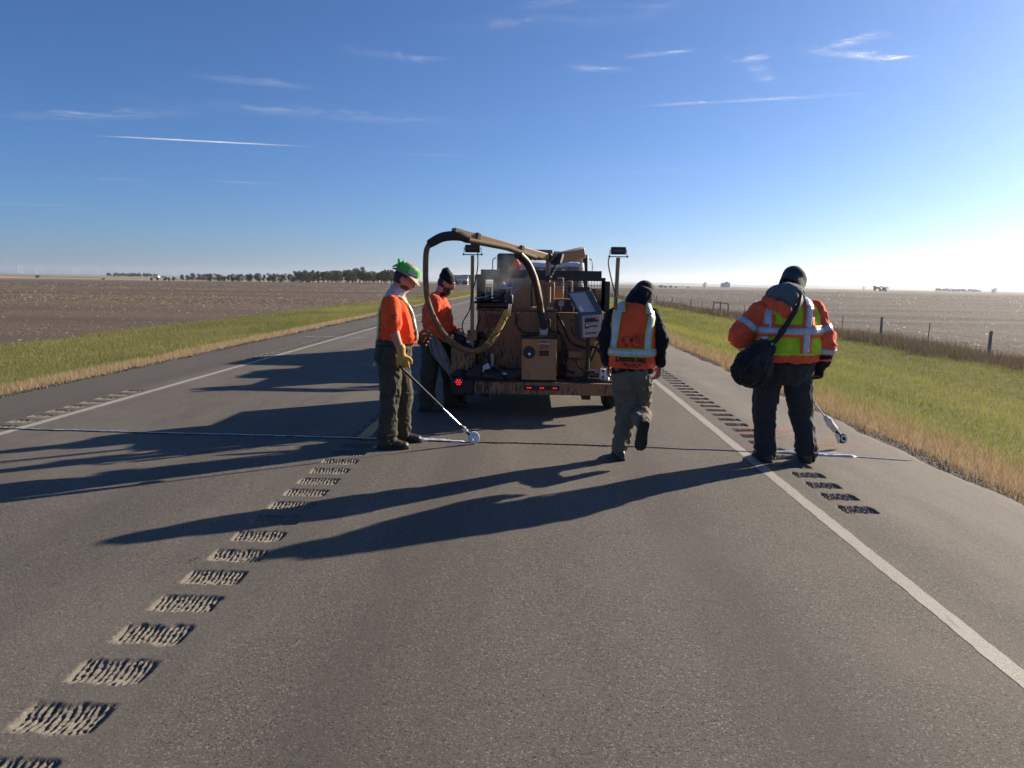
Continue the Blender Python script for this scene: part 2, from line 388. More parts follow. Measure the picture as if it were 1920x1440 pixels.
stripe('centre_dash', -1.735, -1.615, 6.93, 9.95, YEL, .0024)
for y in (19.1, 31.3, 43.5): stripe('centre_dash', -1.735, -1.615, y, y+3.05, YEL, .0024)

# ---- transverse cracks and the sealant run into them
SEAL_W = mat('white_sealant', (.62, .64, .68), .45, var=.15, scale=30, bump=.6, bscale=50)
SEAL_B = mat('fresh_black_sealant', (.012, .012, .013), .28, var=.3, scale=30, bump=.3)
SEAL_D = mat('old_blue_grey_sealant', (.085, .10, .13), .5, var=.4, scale=40, bump=.4)
def jy(x): return np.interp(x, [-5.6, -3.74, -1.616, -.65, .03, .808, 1.563, 2.161, 3.013, 3.46], [6.98, 6.92, 6.877, 6.805, 6.81, 6.775, 6.69, 6.655, 6.55, 6.43])
def bead(name, x0, x1, w, h, m, yoff=0, f=None, step=.012, rag=.5, label=None):
    n = max(3, int((x1-x0)/step)); X = np.linspace(x0, x1, n); f = f or jy
    P = np.stack([X, 0*X+yoff, 0*X], -1); yc = f(X)+yoff+.012*vnoise(P, 6, 3); wd = w*(1+rag*vnoise(P, 9, 1)+rag*.6*vnoise(P, 38, 2)); wd = np.maximum(wd, w*.15)
    tp = np.clip(np.minimum(X-x0, x1-X)/.05, 0, 1); wd = wd*tp+.0005; hh = h*(1+.5*vnoise(P, 25, 5))*tp+.0005
    Vv = []; 
    for i in range(n): Vv += [(X[i], yc[i]-wd[i]/2, .001), (X[i], yc[i]-wd[i]*.28, .003+hh[i]), (X[i], yc[i]+wd[i]*.28, .003+hh[i]), (X[i], yc[i]+wd[i]/2, .001)]
    mb = MB().add(Vv, [(i*4+j, (i+1)*4+j, (i+1)*4+j+1, i*4+j+1) for i in range(n-1) for j in range(3)])
    return mb.build(name, m, rd, sm=60)
bead('crack_sealant', -6.6, -5.15, .016, .004, SEAL_D); bead('crack_sealant', -5.6, -1.45, .012, .004, SEAL_W, .004, rag=1.3); bead('crack_sealant', -5.5, -1.3, .026, .004, SEAL_B, -.018)
bead('crack_sealant', -1.28, -.62, .045, .010, SEAL_W, .0, rag=.9); bead('crack_sealant', -1.2, -.75, .03, .012, SEAL_W, .035, rag=1.2); bead('crack_sealant', -1.45, 1.0, .030, .004, SEAL_B, -.012)
bead('crack_sealant', .8, 2.45, .018, .004, SEAL_D); bead('crack_sealant', 2.28, 3.05, .05, .012, SEAL_W, .0, rag=1.1); bead('crack_sealant', 2.35, 2.95, .03, .016, SEAL_W, .04, rag=1.3); bead('crack_sealant', 3.0, 3.5, .012, .004, SEAL_W)
bead('crack_sealant', -6.5, 3.4, .035, .004, SEAL_W, f=lambda x: 19.4+.02*x, step=.05); bead('crack_sealant', -6.5, 3.4, .04, .004, SEAL_W, f=lambda x: 28.1+.015*x, step=.05)
# orange survey paint sprayed on the right shoulder
def spray():
    t = Nt('orange_spray_paint'); p = t.pos(); n = t.noise(t.map(p, (1.2, 3, 1)), 2.6, 6, .72)
    tr = t.new('ShaderNodeBsdfTransparent'); mx = t.new('ShaderNodeMixShader')
    a = t.math('MULTIPLY', t.ramp(n, .44, .66), t.ramp(t.vor(p, 160, 1), .2, .7)) 
    at = t.new('ShaderNodeAttribute', attribute_name='fade').outputs['Fac']; a = t.math('MULTIPLY', a, at)
    t.done((.55, .17, .06), .8); t.put(mx.inputs[0], t.math('MULTIPLY', a, .85)); t.l.new(tr.outputs[0], mx.inputs[1]); t.l.new(t.b.outputs[0], mx.inputs[2])
    t.l.new(mx.outputs[0], t.n['Material Output'].inputs[0]); return t.m
SPRAY = spray()
for cx, cy, hx, hy in ((2.62, 7.55, .42, .42), (3.0, 7.1, .42, .28)):
    X, Y = np.meshgrid(np.linspace(-1, 1, 13), np.linspace(-1, 1, 13)); r = np.hypot(X, Y).ravel(); q = (np.arange(12)[:, None]*13+np.arange(12)).ravel()
    me = npmesh('paint_mark', np.stack([X.ravel()*hx, Y.ravel()*hy, 0*r+.005], -1), np.stack([q, q+1, q+14, q+13], -1)); vcol(me, 'fade', np.clip((1-r)*2, 0, 1)); me.materials.append(SPRAY)
    place('paint_mark', me, (cx, cy, 0), rd)
# ------------------------------------------------------------------ thin cirrus, sheets of ice cloud 7 km up
def cloud_mat():
    t = Nt('ice_cloud'); c = t.co('Object'); x, y, _ = t.sep(c); oi = t.new('ShaderNodeObjectInfo'); w = t.pos()
    n = t.noise(t.map(w, (.0005, .0008, .0008), (0, 0, rad(-14))), 1.0, 9, .7, 1.6)
    yy = t.math('ADD', y, t.math('MULTIPLY', t.math('SUBTRACT', n, .5), t.new('ShaderNodeAttribute', attribute_type='OBJECT', attribute_name='rag').outputs['Fac']))
    q = t.math('ADD', t.math('POWER', t.math('ABSOLUTE', x), 3.0), t.math('MULTIPLY', yy, yy))
    g = t.math('POWER', 2.718, t.math('MULTIPLY', q, -1.6))
    edge = t.math('MULTIPLY', t.ramp(t.math('ABSOLUTE', x), 1.2, 1.55, 1, 0), t.ramp(t.math('ABSOLUTE', y), 2.2, 2.95, 1, 0))
    tex = t.math('POWER', t.ramp(n, .32, .78), 1.7)
    st = t.new('ShaderNodeAttribute', attribute_type='OBJECT', attribute_name='thick').outputs['Fac']
    a = t.math('MULTIPLY', t.math('MULTIPLY', g, edge), t.math('MULTIPLY', t.math('ADD', tex, t.new('ShaderNodeAttribute', attribute_type='OBJECT', attribute_name='solid').outputs['Fac']), st), True)
    tr = t.new('ShaderNodeBsdfTransparent'); tl = t.new('ShaderNodeBsdfTranslucent', {'Color': (.9, .9, .9, 1)}); mx = t.new('ShaderNodeMixShader', {0: a, 1: tr.outputs[0], 2: tl.outputs[0]})
    t.l.new(mx.outputs[0], t.n['Material Output'].inputs[0]); return t.m
CLOUD = cloud_mat(); ALT = 7000.
q5 = MB(); q5.add([(-1.6, -3, 0), (1.6, -3, 0), (1.6, 3, 0), (-1.6, 3, 0)], [(0, 1, 2, 3)]); cm_ = q5.mesh('cirrus_cloud'); cm_.materials.append(CLOUD)
# (end a, end b) in km on the ice-cloud layer around the camera, half width km, thickness, raggedness
def sky_pt(fx, fy):
    d = r2*(fx-960) - u2*(fy-720) + fw*1331
    return d.x/d.z*ALT, d.y/d.z*ALT
WISPS = [((210, 256), (545, 273), 300, 1.0, .6), ((1520, 95), (1725, 118), 430, 1.5, 3.0), ((1540, 92), (1665, 66), 450, 1.0, 3.2),
         ((1065, 127), (1175, 133), 450, 1.0, 2.8), ((1175, 108), (1300, 97), 330, .95, 2.8), ((1370, 118), (1450, 105), 520, .9, 3.2), ((1405, 125), (1455, 160), 400, .8, 3),
         ((1190, 202), (1640, 178), 360, .6, 3), ((640, 95), (830, 120), 650, .3, 3.4), ((380, 148), (590, 168), 700, .28, 3.4), ((30, 225), (350, 215), 1300, .3, 3.2),
         ((150, 335), (280, 341), 900, .3, 2.6), ((380, 342), (535, 347), 900, .28, 2.8), ((-40, 383), (150, 387), 1500, .32, 2.4), ((740, 290), (870, 296), 400, .35, 2), ((960, 22), (1100, 3), 330, .35, 3.4),
         ((850, 60), (1300, 30), 800, .22, 3.4), ((300, 200), (900, 240), 1700, .2, 3.2), ((1000, 330), (1400, 325), 1500, .14, 3)]
CLAB = ['hooked white wisp of cirrus, brightest in the upper right sky', 'short upper barb of the hooked cirrus wisp in the upper right sky', 'small flat cirrus wisp right of centre near the top', 'thin slanting cirrus streak just above the small flat wisp', 'curled upper half of the torn cirrus wisp right of centre', 'trailing lower tail of the torn cirrus wisp right of centre', 'long faint cirrus line below the wisps in the right half of the sky', 'faint violet cirrus smear left of the top centre', 'faint feathered cirrus above the contrail', 'broad faint cirrus veil at the left edge above the contrail', 'short pale cirrus streak low in the left sky', 'second short pale cirrus streak low in the left sky, nearer the crew', 'pale cirrus bar low at the left edge of the sky', 'tiny thin cirrus dash left of the trailer boom', 'faint cirrus streak touching the top edge at the centre', 'long faint cirrus veil along the top centre', 'very broad faint cirrus veil across the left half of the sky', 'barely visible cirrus veil low above the trailer']
for k, (a, b, wd, st, rag) in enumerate(WISPS):
    (ax, ay), (bx_, by_) = sky_pt(*a), sky_pt(*b); L = math.hypot(bx_-ax, by_-ay)/2
    o = bpy.data.objects.new('cirrus_cloud' if k else 'contrail', cm_); COL.objects.link(o); o.location = ((ax+bx_)/2, (ay+by_)/2, ALT+k*6); o.rotation_euler = (0, 0, math.atan2(by_-ay, bx_-ax)); o.scale = (L, wd*.8, 1)
    o['solid'] = .02 if k else .6; o['thick'] = float(st)*(1.0 if k else .8); o['rag'] = float(rag); o.visible_shadow = True
    if k: tag(o, CLAB[k-1], 'cloud', 'wisps of cirrus')
    else: tag(o, 'short white contrail low in the blue sky', 'contrail')

# ------------------------------------------------------------------ grass, weeds, crop residue
def leafy(name, ca, cb_, trans=.45, rough=.7):
    t = Nt(name); c = t.new('ShaderNodeAttribute', attribute_name='tint').outputs['Fac']; col = t.mix(c, ca, cb_)
    t.done(col, rough, Specular_IOR_Level=.2); tl = t.new('ShaderNodeBsdfTranslucent', {'Color': col}); mx = t.new('ShaderNodeMixShader', {0: trans, 1: t.b.outputs[0], 2: tl.outputs[0]})
    t.l.new(mx.outputs[0], t.n['Material Output'].inputs[0]); return t.m
def blades(name, x, y, h, w, lean, m, label, tint=None, seg=1):
    n = len(x); z = terrain(x, y)-.01; a = RNG.uniform(0, 2*np.pi, n); la = RNG.uniform(0, 2*np.pi, n); ln = lean*h*RNG.uniform(.2, 1, n)
    bx, by = np.cos(a)*w/2, np.sin(a)*w/2
    V = np.empty((n, 3, 3)); V[:, 0] = np.stack([x-bx, y-by, z], -1); V[:, 1] = np.stack([x+bx, y+by, z], -1); V[:, 2] = np.stack([x+np.cos(la)*ln, y+np.sin(la)*ln, z+h], -1)
    me = npmesh(name, V.reshape(-1, 3), np.arange(3*n).reshape(-1, 3)); tt = RNG.random(n) if tint is None else np.clip(tint, 0, 1); vcol(me, 'tint', np.repeat(tt, 3)); me.materials.append(m)
    o = place(name, me, (0, 0, 0), None); tag(o, label, kind='stuff'); return o
def logu(a, b, n): return np.exp(RNG.uniform(np.log(a), np.log(b), n))
GREEN = leafy('green_grass_blade', (.10, .135, .024), (.30, .285, .08), .5); DRY = leafy('dry_grass_blade', (.20, .14, .075), (.40, .30, .18)); WEED = leafy('grey_weed_blade', (.075, .06, .042), (.22, .17, .11), .3)
def band(n, x0, x1, y0, y1, sharp=.35, seed=0):
    y = logu(y0, y1, n); x = RNG.uniform(x0, x1, n); x = x + sharp*vnoise(np.stack([x*0, y, 0*y], -1), .7, seed)+.4*sharp*RNG.normal(0, 1, n); return x, y
n = 210000; x, y = band(n, 5.0, 16.2, 2.5, 110, .5, 1); d = np.hypot(x, y); patch = .5+.5*fbm(np.stack([x, y, 0*x], -1), (.45, .16, 1), 3, 5)
blades('grass', x, y, RNG.uniform(.04, .11, n)*(1+.6*patch), .0045*np.maximum(1, d/7), .7, GREEN, 'lush green grass on the ditch slope', tint=patch*.8+.3*RNG.random(n)-.1)
n = 22000; x, y = band(n, 4.9, 15, 2.5, 110, .5, 2); d = np.hypot(x, y)
blades('grass', x, y, RNG.uniform(.05, .13, n), .004*np.maximum(1, d/8), .6, DRY, 'dry stems scattered through the green ditch grass')
n = 70000; x, y = band(n, 3.82, 5.9, 2.2, 120, .18, 3); keep = RNG.random(n) < np.clip(1.2-(x-4.0)/2.1, .1, 1); x, y = x[keep], y[keep]; n = len(x); d = np.hypot(x, y)
blades('grass', x, y, RNG.uniform(.06, .17, n), .0045*np.maximum(1, d/7), .75, DRY, 'dry tan grass fringe between shoulder and ditch')
n = 130000; x, y = band(n, -15.0, -8.1, 3, 130, .5, 4); d = np.hypot(x, y); patch = .5+.5*fbm(np.stack([x, y, 0*x], -1), (.5, .2, 1), 3, 9)
blades('grass', x, y, RNG.uniform(.03, .09, n), .005*np.maximum(1, d/8), .7, GREEN, 'short green grass verge beside the tilled field', tint=patch*.8+.3*RNG.random(n)-.1)
n = 26000; x, y = band(n, -15.2, -8.0, 3, 130, .6, 6); d = np.hypot(x, y)
blades('grass', x, y, RNG.uniform(.03, .10, n), .005*np.maximum(1, d/8), .7, DRY, 'straw coloured stems in the short grass verge')
n = 60000; x, y = band(n, -8.35, -7.35, 3, 140, .2, 7); d = np.hypot(x, y)
DRYL = leafy('straw_grass_blade', (.28, .20, .11), (.52, .40, .25)); blades('grass', x, y, RNG.uniform(.05, .14, n), .005*np.maximum(1, d/8), .75, DRYL, 'dry tan grass fringe between pavement and green verge')
n = 34000; x, y = band(n, 16.0, 18.9, 14, 220, .5, 8); d = np.hypot(x, y); pt = .5+.5*fbm(np.stack([x, y, 0*x], -1), (.5, .3, 1), 3, 4)
blades('weeds', x, y, RNG.uniform(.15, .45, n)*(.5+1.1*pt), .010*np.maximum(1, d/18), .6, WEED, 'tall grey brown weeds along the fence line')
# crop residue: flat scraps of stalk and leaf
RES = leafy('corn_residue', (.20, .15, .09), (.62, .52, .36), .35); 
def scraps(name, x, y, L, wd, label, tilt=.35):
    n = len(x); z = terrain(x, y)+.012+.03*RNG.random(n); a = RNG.uniform(0, 2*np.pi, n); ti = RNG.normal(0, tilt, n); ro = RNG.normal(0, tilt, n)
    e = np.stack([np.cos(a)*np.cos(ti), np.sin(a)*np.cos(ti), np.sin(ti)], -1)*L[:, None]/2; f = np.stack([-np.sin(a)*np.cos(ro), np.cos(a)*np.cos(ro), np.sin(ro)], -1)*wd[:, None]/2; c = np.stack([x, y, z], -1)
    V = np.stack([c-e-f, c+e-f*.6, c+e+f, c-e+f*.7], 1); me = npmesh(name, V.reshape(-1, 3), np.arange(4*n).reshape(-1, 4)); vcol(me, 'tint', np.repeat(RNG.random(n)**1.6, 4)); me.materials.append(RES)
    return tag(place(name, me, (0, 0, 0), None), label, kind='stuff')
n = 190000; r = logu(17, 260, n); an = RNG.uniform(rad(100), rad(176), n); x, y = r*np.cos(an), r*np.sin(an); k = (x < -14.8+.8*RNG.normal(0, 1, n)); st = fbm(np.stack([x, y, 0*x], -1), (.01, .07, 1), 3, 2); k &= RNG.random(n) < np.clip(.55+st*1.1, .08, 1)*np.clip(75/r, .12, 1); x, y, r = x[k], y[k], r[k]; n = len(x)
s_ = np.maximum(1, r/34); scraps('crop_residue', x, y, RNG.uniform(.04, .13, n)*s_, RNG.uniform(.01, .03, n)*s_, 'pale stalk scraps littering the tilled brown field')
n = 80000; r = logu(22, 380, n); an = RNG.uniform(rad(12), rad(80), n); x, y = r*np.cos(an), r*np.sin(an); k = (x > 18.9); st = fbm(np.stack([x, y, 0*x], -1), (.02, .06, 1), 3, 6); k &= RNG.random(n) < np.clip(.5+st, .1, 1); x, y, r = x[k], y[k], r[k]; n = len(x)
s_ = np.maximum(1, r/60); scraps('crop_residue', x, y, RNG.uniform(.04, .12, n)*s_, RNG.uniform(.012, .04, n)*s_, 'pale glinting leaf scraps on the field beyond the fence', .5)
n = 3500; r = logu(24, 300, n); an = RNG.uniform(rad(12), rad(80), n); x, y = r*np.cos(an), r*np.sin(an); k = x > 18.9; x, y, r = x[k], y[k], r[k]; n = len(x); s_ = np.maximum(1, r/70)
RESB = leafy('glint_white_scrap', (.55, .5, .42), (.85, .82, .75), .55); so_ = scraps('crop_residue', x, y, RNG.uniform(.05, .13, n)*s_, RNG.uniform(.03, .07, n)*s_, 'white scraps standing in for sun glints on the field beyond the fence', .7); so_.data.materials[0] = RESB  # field sparkle painted as near-white scraps, sun glints put into their colour
# crumbled asphalt and gravel along both pavement edges
def rubble(name, n, x0, x1, m, label, smin, smax):
    x, y = band(n, x0, x1, 1.5, 60, .05, 11); d = np.hypot(x, y); s = RNG.uniform(smin, smax, n)*np.maximum(1, d/11); z = terrain(x, y)+.2*s
    O = np.array([[1, 0, 0], [-1, 0, 0], [0, 1, 0], [0, -1, 0], [0, 0, 1], [0, 0, -.6]])*1.0; F = np.array([[0, 2, 4], [2, 1, 4], [1, 3, 4], [3, 0, 4], [2, 0, 5], [1, 2, 5], [3, 1, 5], [0, 3, 5]])
    V = np.stack([x, y, z], -1)[:, None] + s[:, None, None]*O[None]*RNG.uniform(.6, 1.3, (n, 6, 3)) + s[:, None, None]*RNG.normal(0, .2, (n, 6, 3))
    me = npmesh(name, V.reshape(-1, 3), (np.arange(n)[:, None, None]*6+F[None]).reshape(-1, 3)); vcol(me, 'tint', np.repeat(RNG.random(n), 6)); me.materials.append(m); tag(place(name, me, (0, 0, 0), None), label, kind='stuff')
tg = Nt('crumbled_gravel'); tg.done(tg.mix(tg.new('ShaderNodeAttribute', attribute_name='tint').outputs['Fac'], (.04, .036, .032), (.16, .14, .12)), .95)
rubble('gravel', 9000, -7.45, -6.8, tg.m, 'dark crumbled gravel along the pavement edge by the verge', .005, .02)
rubble('gravel', 9000, 3.62, 4.10, tg.m, 'dark crumbled gravel along the pavement edge by the ditch', .003, .012)

# ------------------------------------------------------------------ trees, bushes, farms far off
BARK = mat('grey_bark', (.10, .08, .065), .9, var=.3)
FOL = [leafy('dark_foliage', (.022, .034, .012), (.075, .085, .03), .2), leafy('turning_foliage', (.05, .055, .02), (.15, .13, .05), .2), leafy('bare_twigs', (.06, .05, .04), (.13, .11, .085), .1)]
def crown_mesh(seed, lobes, q, leaf, fill, wide=1.0):
    r = np.random.default_rng(seed); V = []; 
    for k in range(lobes):
        t = k/max(1, lobes-1); a = r.uniform(0, 6.28); rr = r.uniform(.05, .30)*wide; c = np.array([rr*math.cos(a), rr*math.sin(a), .30+.55*t+r.uniform(-.06, .06)]); s = np.array([.24*wide, .24*wide, .17])*r.uniform(.7, 1.15)*(1.15-.5*abs(t-.35))
        u = r.normal(0, 1, (q, 3)); u /= np.linalg.norm(u, axis=1)[:, None]; p = c+u*s*(r.random(q)[:, None]**fill)
        e = r.normal(0, 1, (q, 3)); e /= np.linalg.norm(e, axis=1)[:, None]; f = np.cross(e, r.normal(0, 1, (q, 3))); f /= np.linalg.norm(f, axis=1)[:, None]; L = leaf*r.uniform(.5, 1.2, q)[:, None]
        V.append(np.stack([p-e*L, p+f*L*.7, p+e*L, p-f*L*.7], 1))
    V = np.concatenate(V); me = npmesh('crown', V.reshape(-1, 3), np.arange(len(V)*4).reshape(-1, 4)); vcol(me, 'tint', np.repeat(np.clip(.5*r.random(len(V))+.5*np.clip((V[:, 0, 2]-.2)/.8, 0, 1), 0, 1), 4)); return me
def trunk_mesh(seed, nl=5):
    r = np.random.default_rng(seed); m = MB(); m.tube([(0, 0, -.03), (.01, 0, .2), (.0, .02, .55), (.02, .0, .82)], [.035, .026, .016, .006], 7)
    for k in range(nl):
        a = r.uniform(0, 6.28); z = r.uniform(.18, .5); L = r.uniform(.2, .34); m.tube([(0, 0, z), (L*.5*math.cos(a), L*.5*math.sin(a), z+.12), (L*math.cos(a), L*math.sin(a), z+.3)], [.014, .010, .003], 5)
    return m.mesh('trunk')
TREES = []
for s in range(6):
    c = crown_mesh(20+s, 9, 85, .045, .45, (1.0, .8, 1.15, .9, 1.25, .7)[s]); c.materials.append(FOL[0]); c2 = c.copy(); c2.materials[0] = FOL[1]; t_ = trunk_mesh(40+s); t_.materials.append(BARK); TREES.append((t_, c, c2))
bare = crown_mesh(77, 8, 60, .03, .5, 1.0); bare.materials.append(FOL[2]); tb = trunk_mesh(78, 9); tb.materials.append(BARK)
def at_bearing(pxx, D):                  # bearing read off a 1920 px wide frame -> ground point D metres away
    a = math.atan((pxx-960)/1331.)-YAW; return D*math.sin(a), D*math.cos(a)
def tree(name, pxx, D, h, label, group, var=None, turning=False, wide=1.0, kind='leaf', sink=0.):
    x, y = at_bearing(pxx, D); z = float(terrain(x, y))-sink; t_ = thing(name, (x, y, z), label, 'bush' if name == 'bush' else 'tree', group); t_.rotation_euler = (0, 0, random.uniform(0, 6.28)); t_.scale = (h*wide, h*wide, h)
    i = random.randrange(6) if var is None else var
    ms = (tb, bare) if kind == 'bare' else (TREES[i][0], TREES[i][2 if turning else 1])
    for nm, me in zip(('trunk', 'crown'), ms): o = bpy.data.objects.new(nm, me); COL.objects.link(o); o.parent = t_
R_ = random.Random(3)
for k in range(24):
    p = 346+k*9.0+R_.uniform(-3, 3); tree('shelterbelt_tree', p, 760-(p-343)*.75+R_.uniform(-12, 12), R_.uniform(6.0, 7.8), 'dark tree in the thin left end of the long shelterbelt', 'trees of the thin shelterbelt end', wide=R_.uniform(.9, 1.25))
for k in range(46):
    p = 555+k*4.1+R_.uniform(-4, 4); D = 590-(p-555)*1.05+R_.uniform(-22, 22); tree('shelterbelt_tree', p, D, R_.uniform(7.4, 9.8)*(.8 if p > 690 else 1), 'tree in the dense wood at the shelterbelt end nearest the road', 'trees of the dense wood', turning=R_.random() < (.65 if p > 600 else .2), wide=R_.uniform(.95, 1.35))
for p in (398, 412, 424, 440, 449, 470, 486, 503, 515, 530, 548, 565, 580): tree('bush', p+R_.uniform(-3, 3), 430-(p-400)*.35, R_.uniform(2.2, 4.2), 'low dark bush in the row before the long shelterbelt', 'bushes before the shelterbelt', wide=R_.uniform(1.0, 1.5))
for p in (287, 300, 311, 320, 329): tree('bush', p, 520, R_.uniform(2.2, 3.6), 'dark bush in the small clump amid the tilled field', 'bushes of the field clump', wide=1.3)
tree('bush', 77, 900, 3.6, 'single brown bush at the far edge of the tilled field', None, wide=2.0); tree('bush', 197, 760, 2.2, 'single dark bush between the field and the far wood', None, wide=2.0)
for k in range(19): tree('far_tree', 208+k*5.0+R_.uniform(-1.5, 1.5), 1500+R_.uniform(-30, 30), R_.uniform(6.5, 9), 'tree in the far dark wood on the skyline over the tilled field', 'trees of the far wood', wide=1.3)
for p, D, h in ((1314, 900, 8.5), ): tree('lone_tree', p, D, h, 'lone bare tree on the skyline behind the hooded worker', None, kind='bare', wide=1.0)
for p in (1632, 1640, 1647, 1652): tree('field_tree', p, 760+R_.uniform(-10, 10), R_.uniform(4.6, 6.2), 'tree in the small clump on the field beside the bowed worker', 'trees of the small clump', wide=1.2)
for k in range(17): tree('far_tree', 1746+k*4.9, 1700, R_.uniform(5.5, 8), 'tree in the low hazy row on the far field', 'trees of the hazy row', wide=1.4)
tree('field_tree', 1851, 800, 6.0, 'bare bush standing alone at the far edge of the right-hand field', None, kind='bare', wide=1.4); tree('field_tree', 1610, 1500, 6.5, 'small faint tree on the hazy skyline', None, kind='bare', wide=1.3)
for p, h in ((1234, 5), (1242, 4), (1251, 4.5), (1262, 3), (1284, 3)): tree('bush', p, 700, h*.6, 'low bush on the skyline near the hooded worker', 'bushes on the skyline', wide=2.2)
for p, h in ((846, 3.5), (851, 4.5), (856, 3), (868, 3.2), (872, 3)): tree('farm_tree', p, 330, h*.8, 'small tree around the white farmhouse down the road', 'trees around the farmhouse', wide=1.4)
# farmsteads and bins
WALLW = mat('white_clapboard', (.70, .70, .68), .7, var=.05); ROOFG = mat('grey_roof', (.16, .16, .17), .7, var=.15); STEEL = mat('galvanised_steel', (.42, .44, .46), .45, .6, var=.1); GLAS = mat('dark_window', (.03, .04, .05), .15, var=.1)
def house(pxx, D, w, dpt, hgt, name, label, rot=0.):
    x, y = at_bearing(pxx, D); z = float(terrain(x, y)); t_ = thing(name, (x, y, z), label, 'building'); 
    MB().box((x-w/2, y-dpt/2, z-.5), (x+w/2, y+dpt/2, z+hgt)).build('wall', WALLW, t_, sm=0)
    MB().add([(x-w/2-.3, y-dpt/2-.3, z+hgt), (x+w/2+.3, y-dpt/2-.3, z+hgt), (x+w/2+.3, y+dpt/2+.3, z+hgt), (x-w/2-.3, y+dpt/2+.3, z+hgt), (x-w/2-.3, y, z+hgt+w*.22), (x+w/2+.3, y, z+hgt+w*.22)], [(0, 1, 5, 4), (2, 3, 4, 5), (0, 4, 3), (1, 2, 5), (0, 3, 2, 1)]).build('roof', ROOFG, t_, sm=0)
    for k in (-.28, .05, .3): MB().box((x+w*k-.5, y-dpt/2-.05, z+1.0), (x+w*k+.5, y-dpt/2+.02, z+2.1)).build('window', GLAS, t_, sm=0)
house(860, 400, 9, 7, 3.2, 'farmhouse', 'small white farmhouse down the road past the crew'); house(884, 420, 12, 8, 3.0, 'farm_shed', 'long low farm shed beside the white farmhouse'); house(297, 1420, 9, 7, 4, 'farmhouse', 'tiny white house beside the far dark wood')
def bin_(pxx, D, r, h, label):
    x, y = at_bearing(pxx, D); z = float(terrain(x, y))-.5; t_ = thing('grain_bin', (x, y, z), label, 'grain bin', 'grain bins on the skyline'); MB().lathe([(r, 0), (r, h)], (x, y, z), n=20).build('wall', STEEL, t_); MB().lathe([(r*1.03, h), (r*.25, h*1.32), (r*.12, h*1.4), (0, h*1.42)], (x, y, z), n=20).build('roof', STEEL, t_)
bin_(1348, 1500, 4.2, 7, 'small grain bin left of the tall bin on the skyline'); bin_(1356, 1500, 7.5, 8.5, 'broad tall grain bin on the hazy skyline')
# wind turbines on the far ridge
TW = mat('pale_turbine', (.75, .76, .78), .5, var=.03)
def turbine(pxx, D, hub, ang, label, group):
    x, y = at_bearing(pxx, D); z = 4.; t_ = thing('wind_turbine', (x, y, z), label, 'wind turbine', group); MB().tube([(x, y, z-12), (x, y, z+hub)], [2.4, 1.4], 8).build('tower', TW, t_); MB().box((x-1.8, y-4, z+hub-1.5), (x+1.8, y+5, z+hub+2)).build('nacelle', TW, t_, sm=0)
    for k in range(3): a = rad(ang+120*k); MB().bar((x, y-4.2, z+hub), (x+math.cos(a)*45, y-4.2, z+hub+math.sin(a)*45), 1.2, 2.6, (0, 1, 0)).build('blade', TW, t_, sm=0)
for p, a in ((6, 20), (42, 75), (50, 10), (76, 40), (85, 95), (117, 5), (144, 60), (152, 30), (190, 15), (230, 80), (270, 45), (305, 20), (330, 100)): turbine(p, 9300+((p*37) % 900), 64, a, 'faint distant wind turbine on the skyline over the tilled field', 'turbines on the left skyline')
turbine(1911, 6000, 62, 35, 'faint wind turbine at the right end of the skyline', None)

# ------------------------------------------------------------------ wire fence
WOOD = mat('weathered_hazed_wood', (.24, .21, .17), .9, var=.35, scale=14); RUST = mat('rusty_steel_post', (.10, .06, .045), .8, var=.3); WIRE = mat('fence_wire', (.25, .24, .23), .5, .7)  # post wood lightened, haze and backlit glare put into its colour
fx = 18.55; fence = thing('wire_fence', (fx, 22, float(terrain(fx, 22))), 'wire fence of wooden and thin steel posts along the field edge', 'fence')
ys = [20.5, 24.8, 29.3, 33.8, 38.4, 43.2, 48.0, 52.9, 58.0, 63.2, 68.4, 71.2, 74.0, 79, 84.5, 90, 96, 102, 108, 115, 122, 130, 138, 147, 156, 166, 176, 188, 200]
for k, yv in enumerate(ys):
    z = float(terrain(fx, yv)); tilt = R_.uniform(-.05, .05); tall = R_.uniform(.95, 1.15); wood = (k % 2 == 0) or 68 < yv < 75
    m_ = MB().tube([(fx, yv, z-.2), (fx+tilt*.5, yv+tilt, z+tall*.6), (fx+tilt, yv+tilt, z+tall)], [.065, .062, .058] if wood else [.022, .022, .022], 9 if wood else 6); m_.build('post', WOOD if wood else RUST, fence)
for ya, yb in ((68.4, 71.2), (71.2, 74.0)): z = float(terrain(fx, ya)); MB().tube([(fx, ya, z+.95), (fx, yb, z+.95)], .045, 8).build('brace_rail', WOOD, fence)
for hgt in (.4, .65, .9):
    MB().tube([(fx-.05, yv, float(terrain(fx, yv))+hgt) for yv in ys], .0035, 5).build('wire', WIRE, fence)
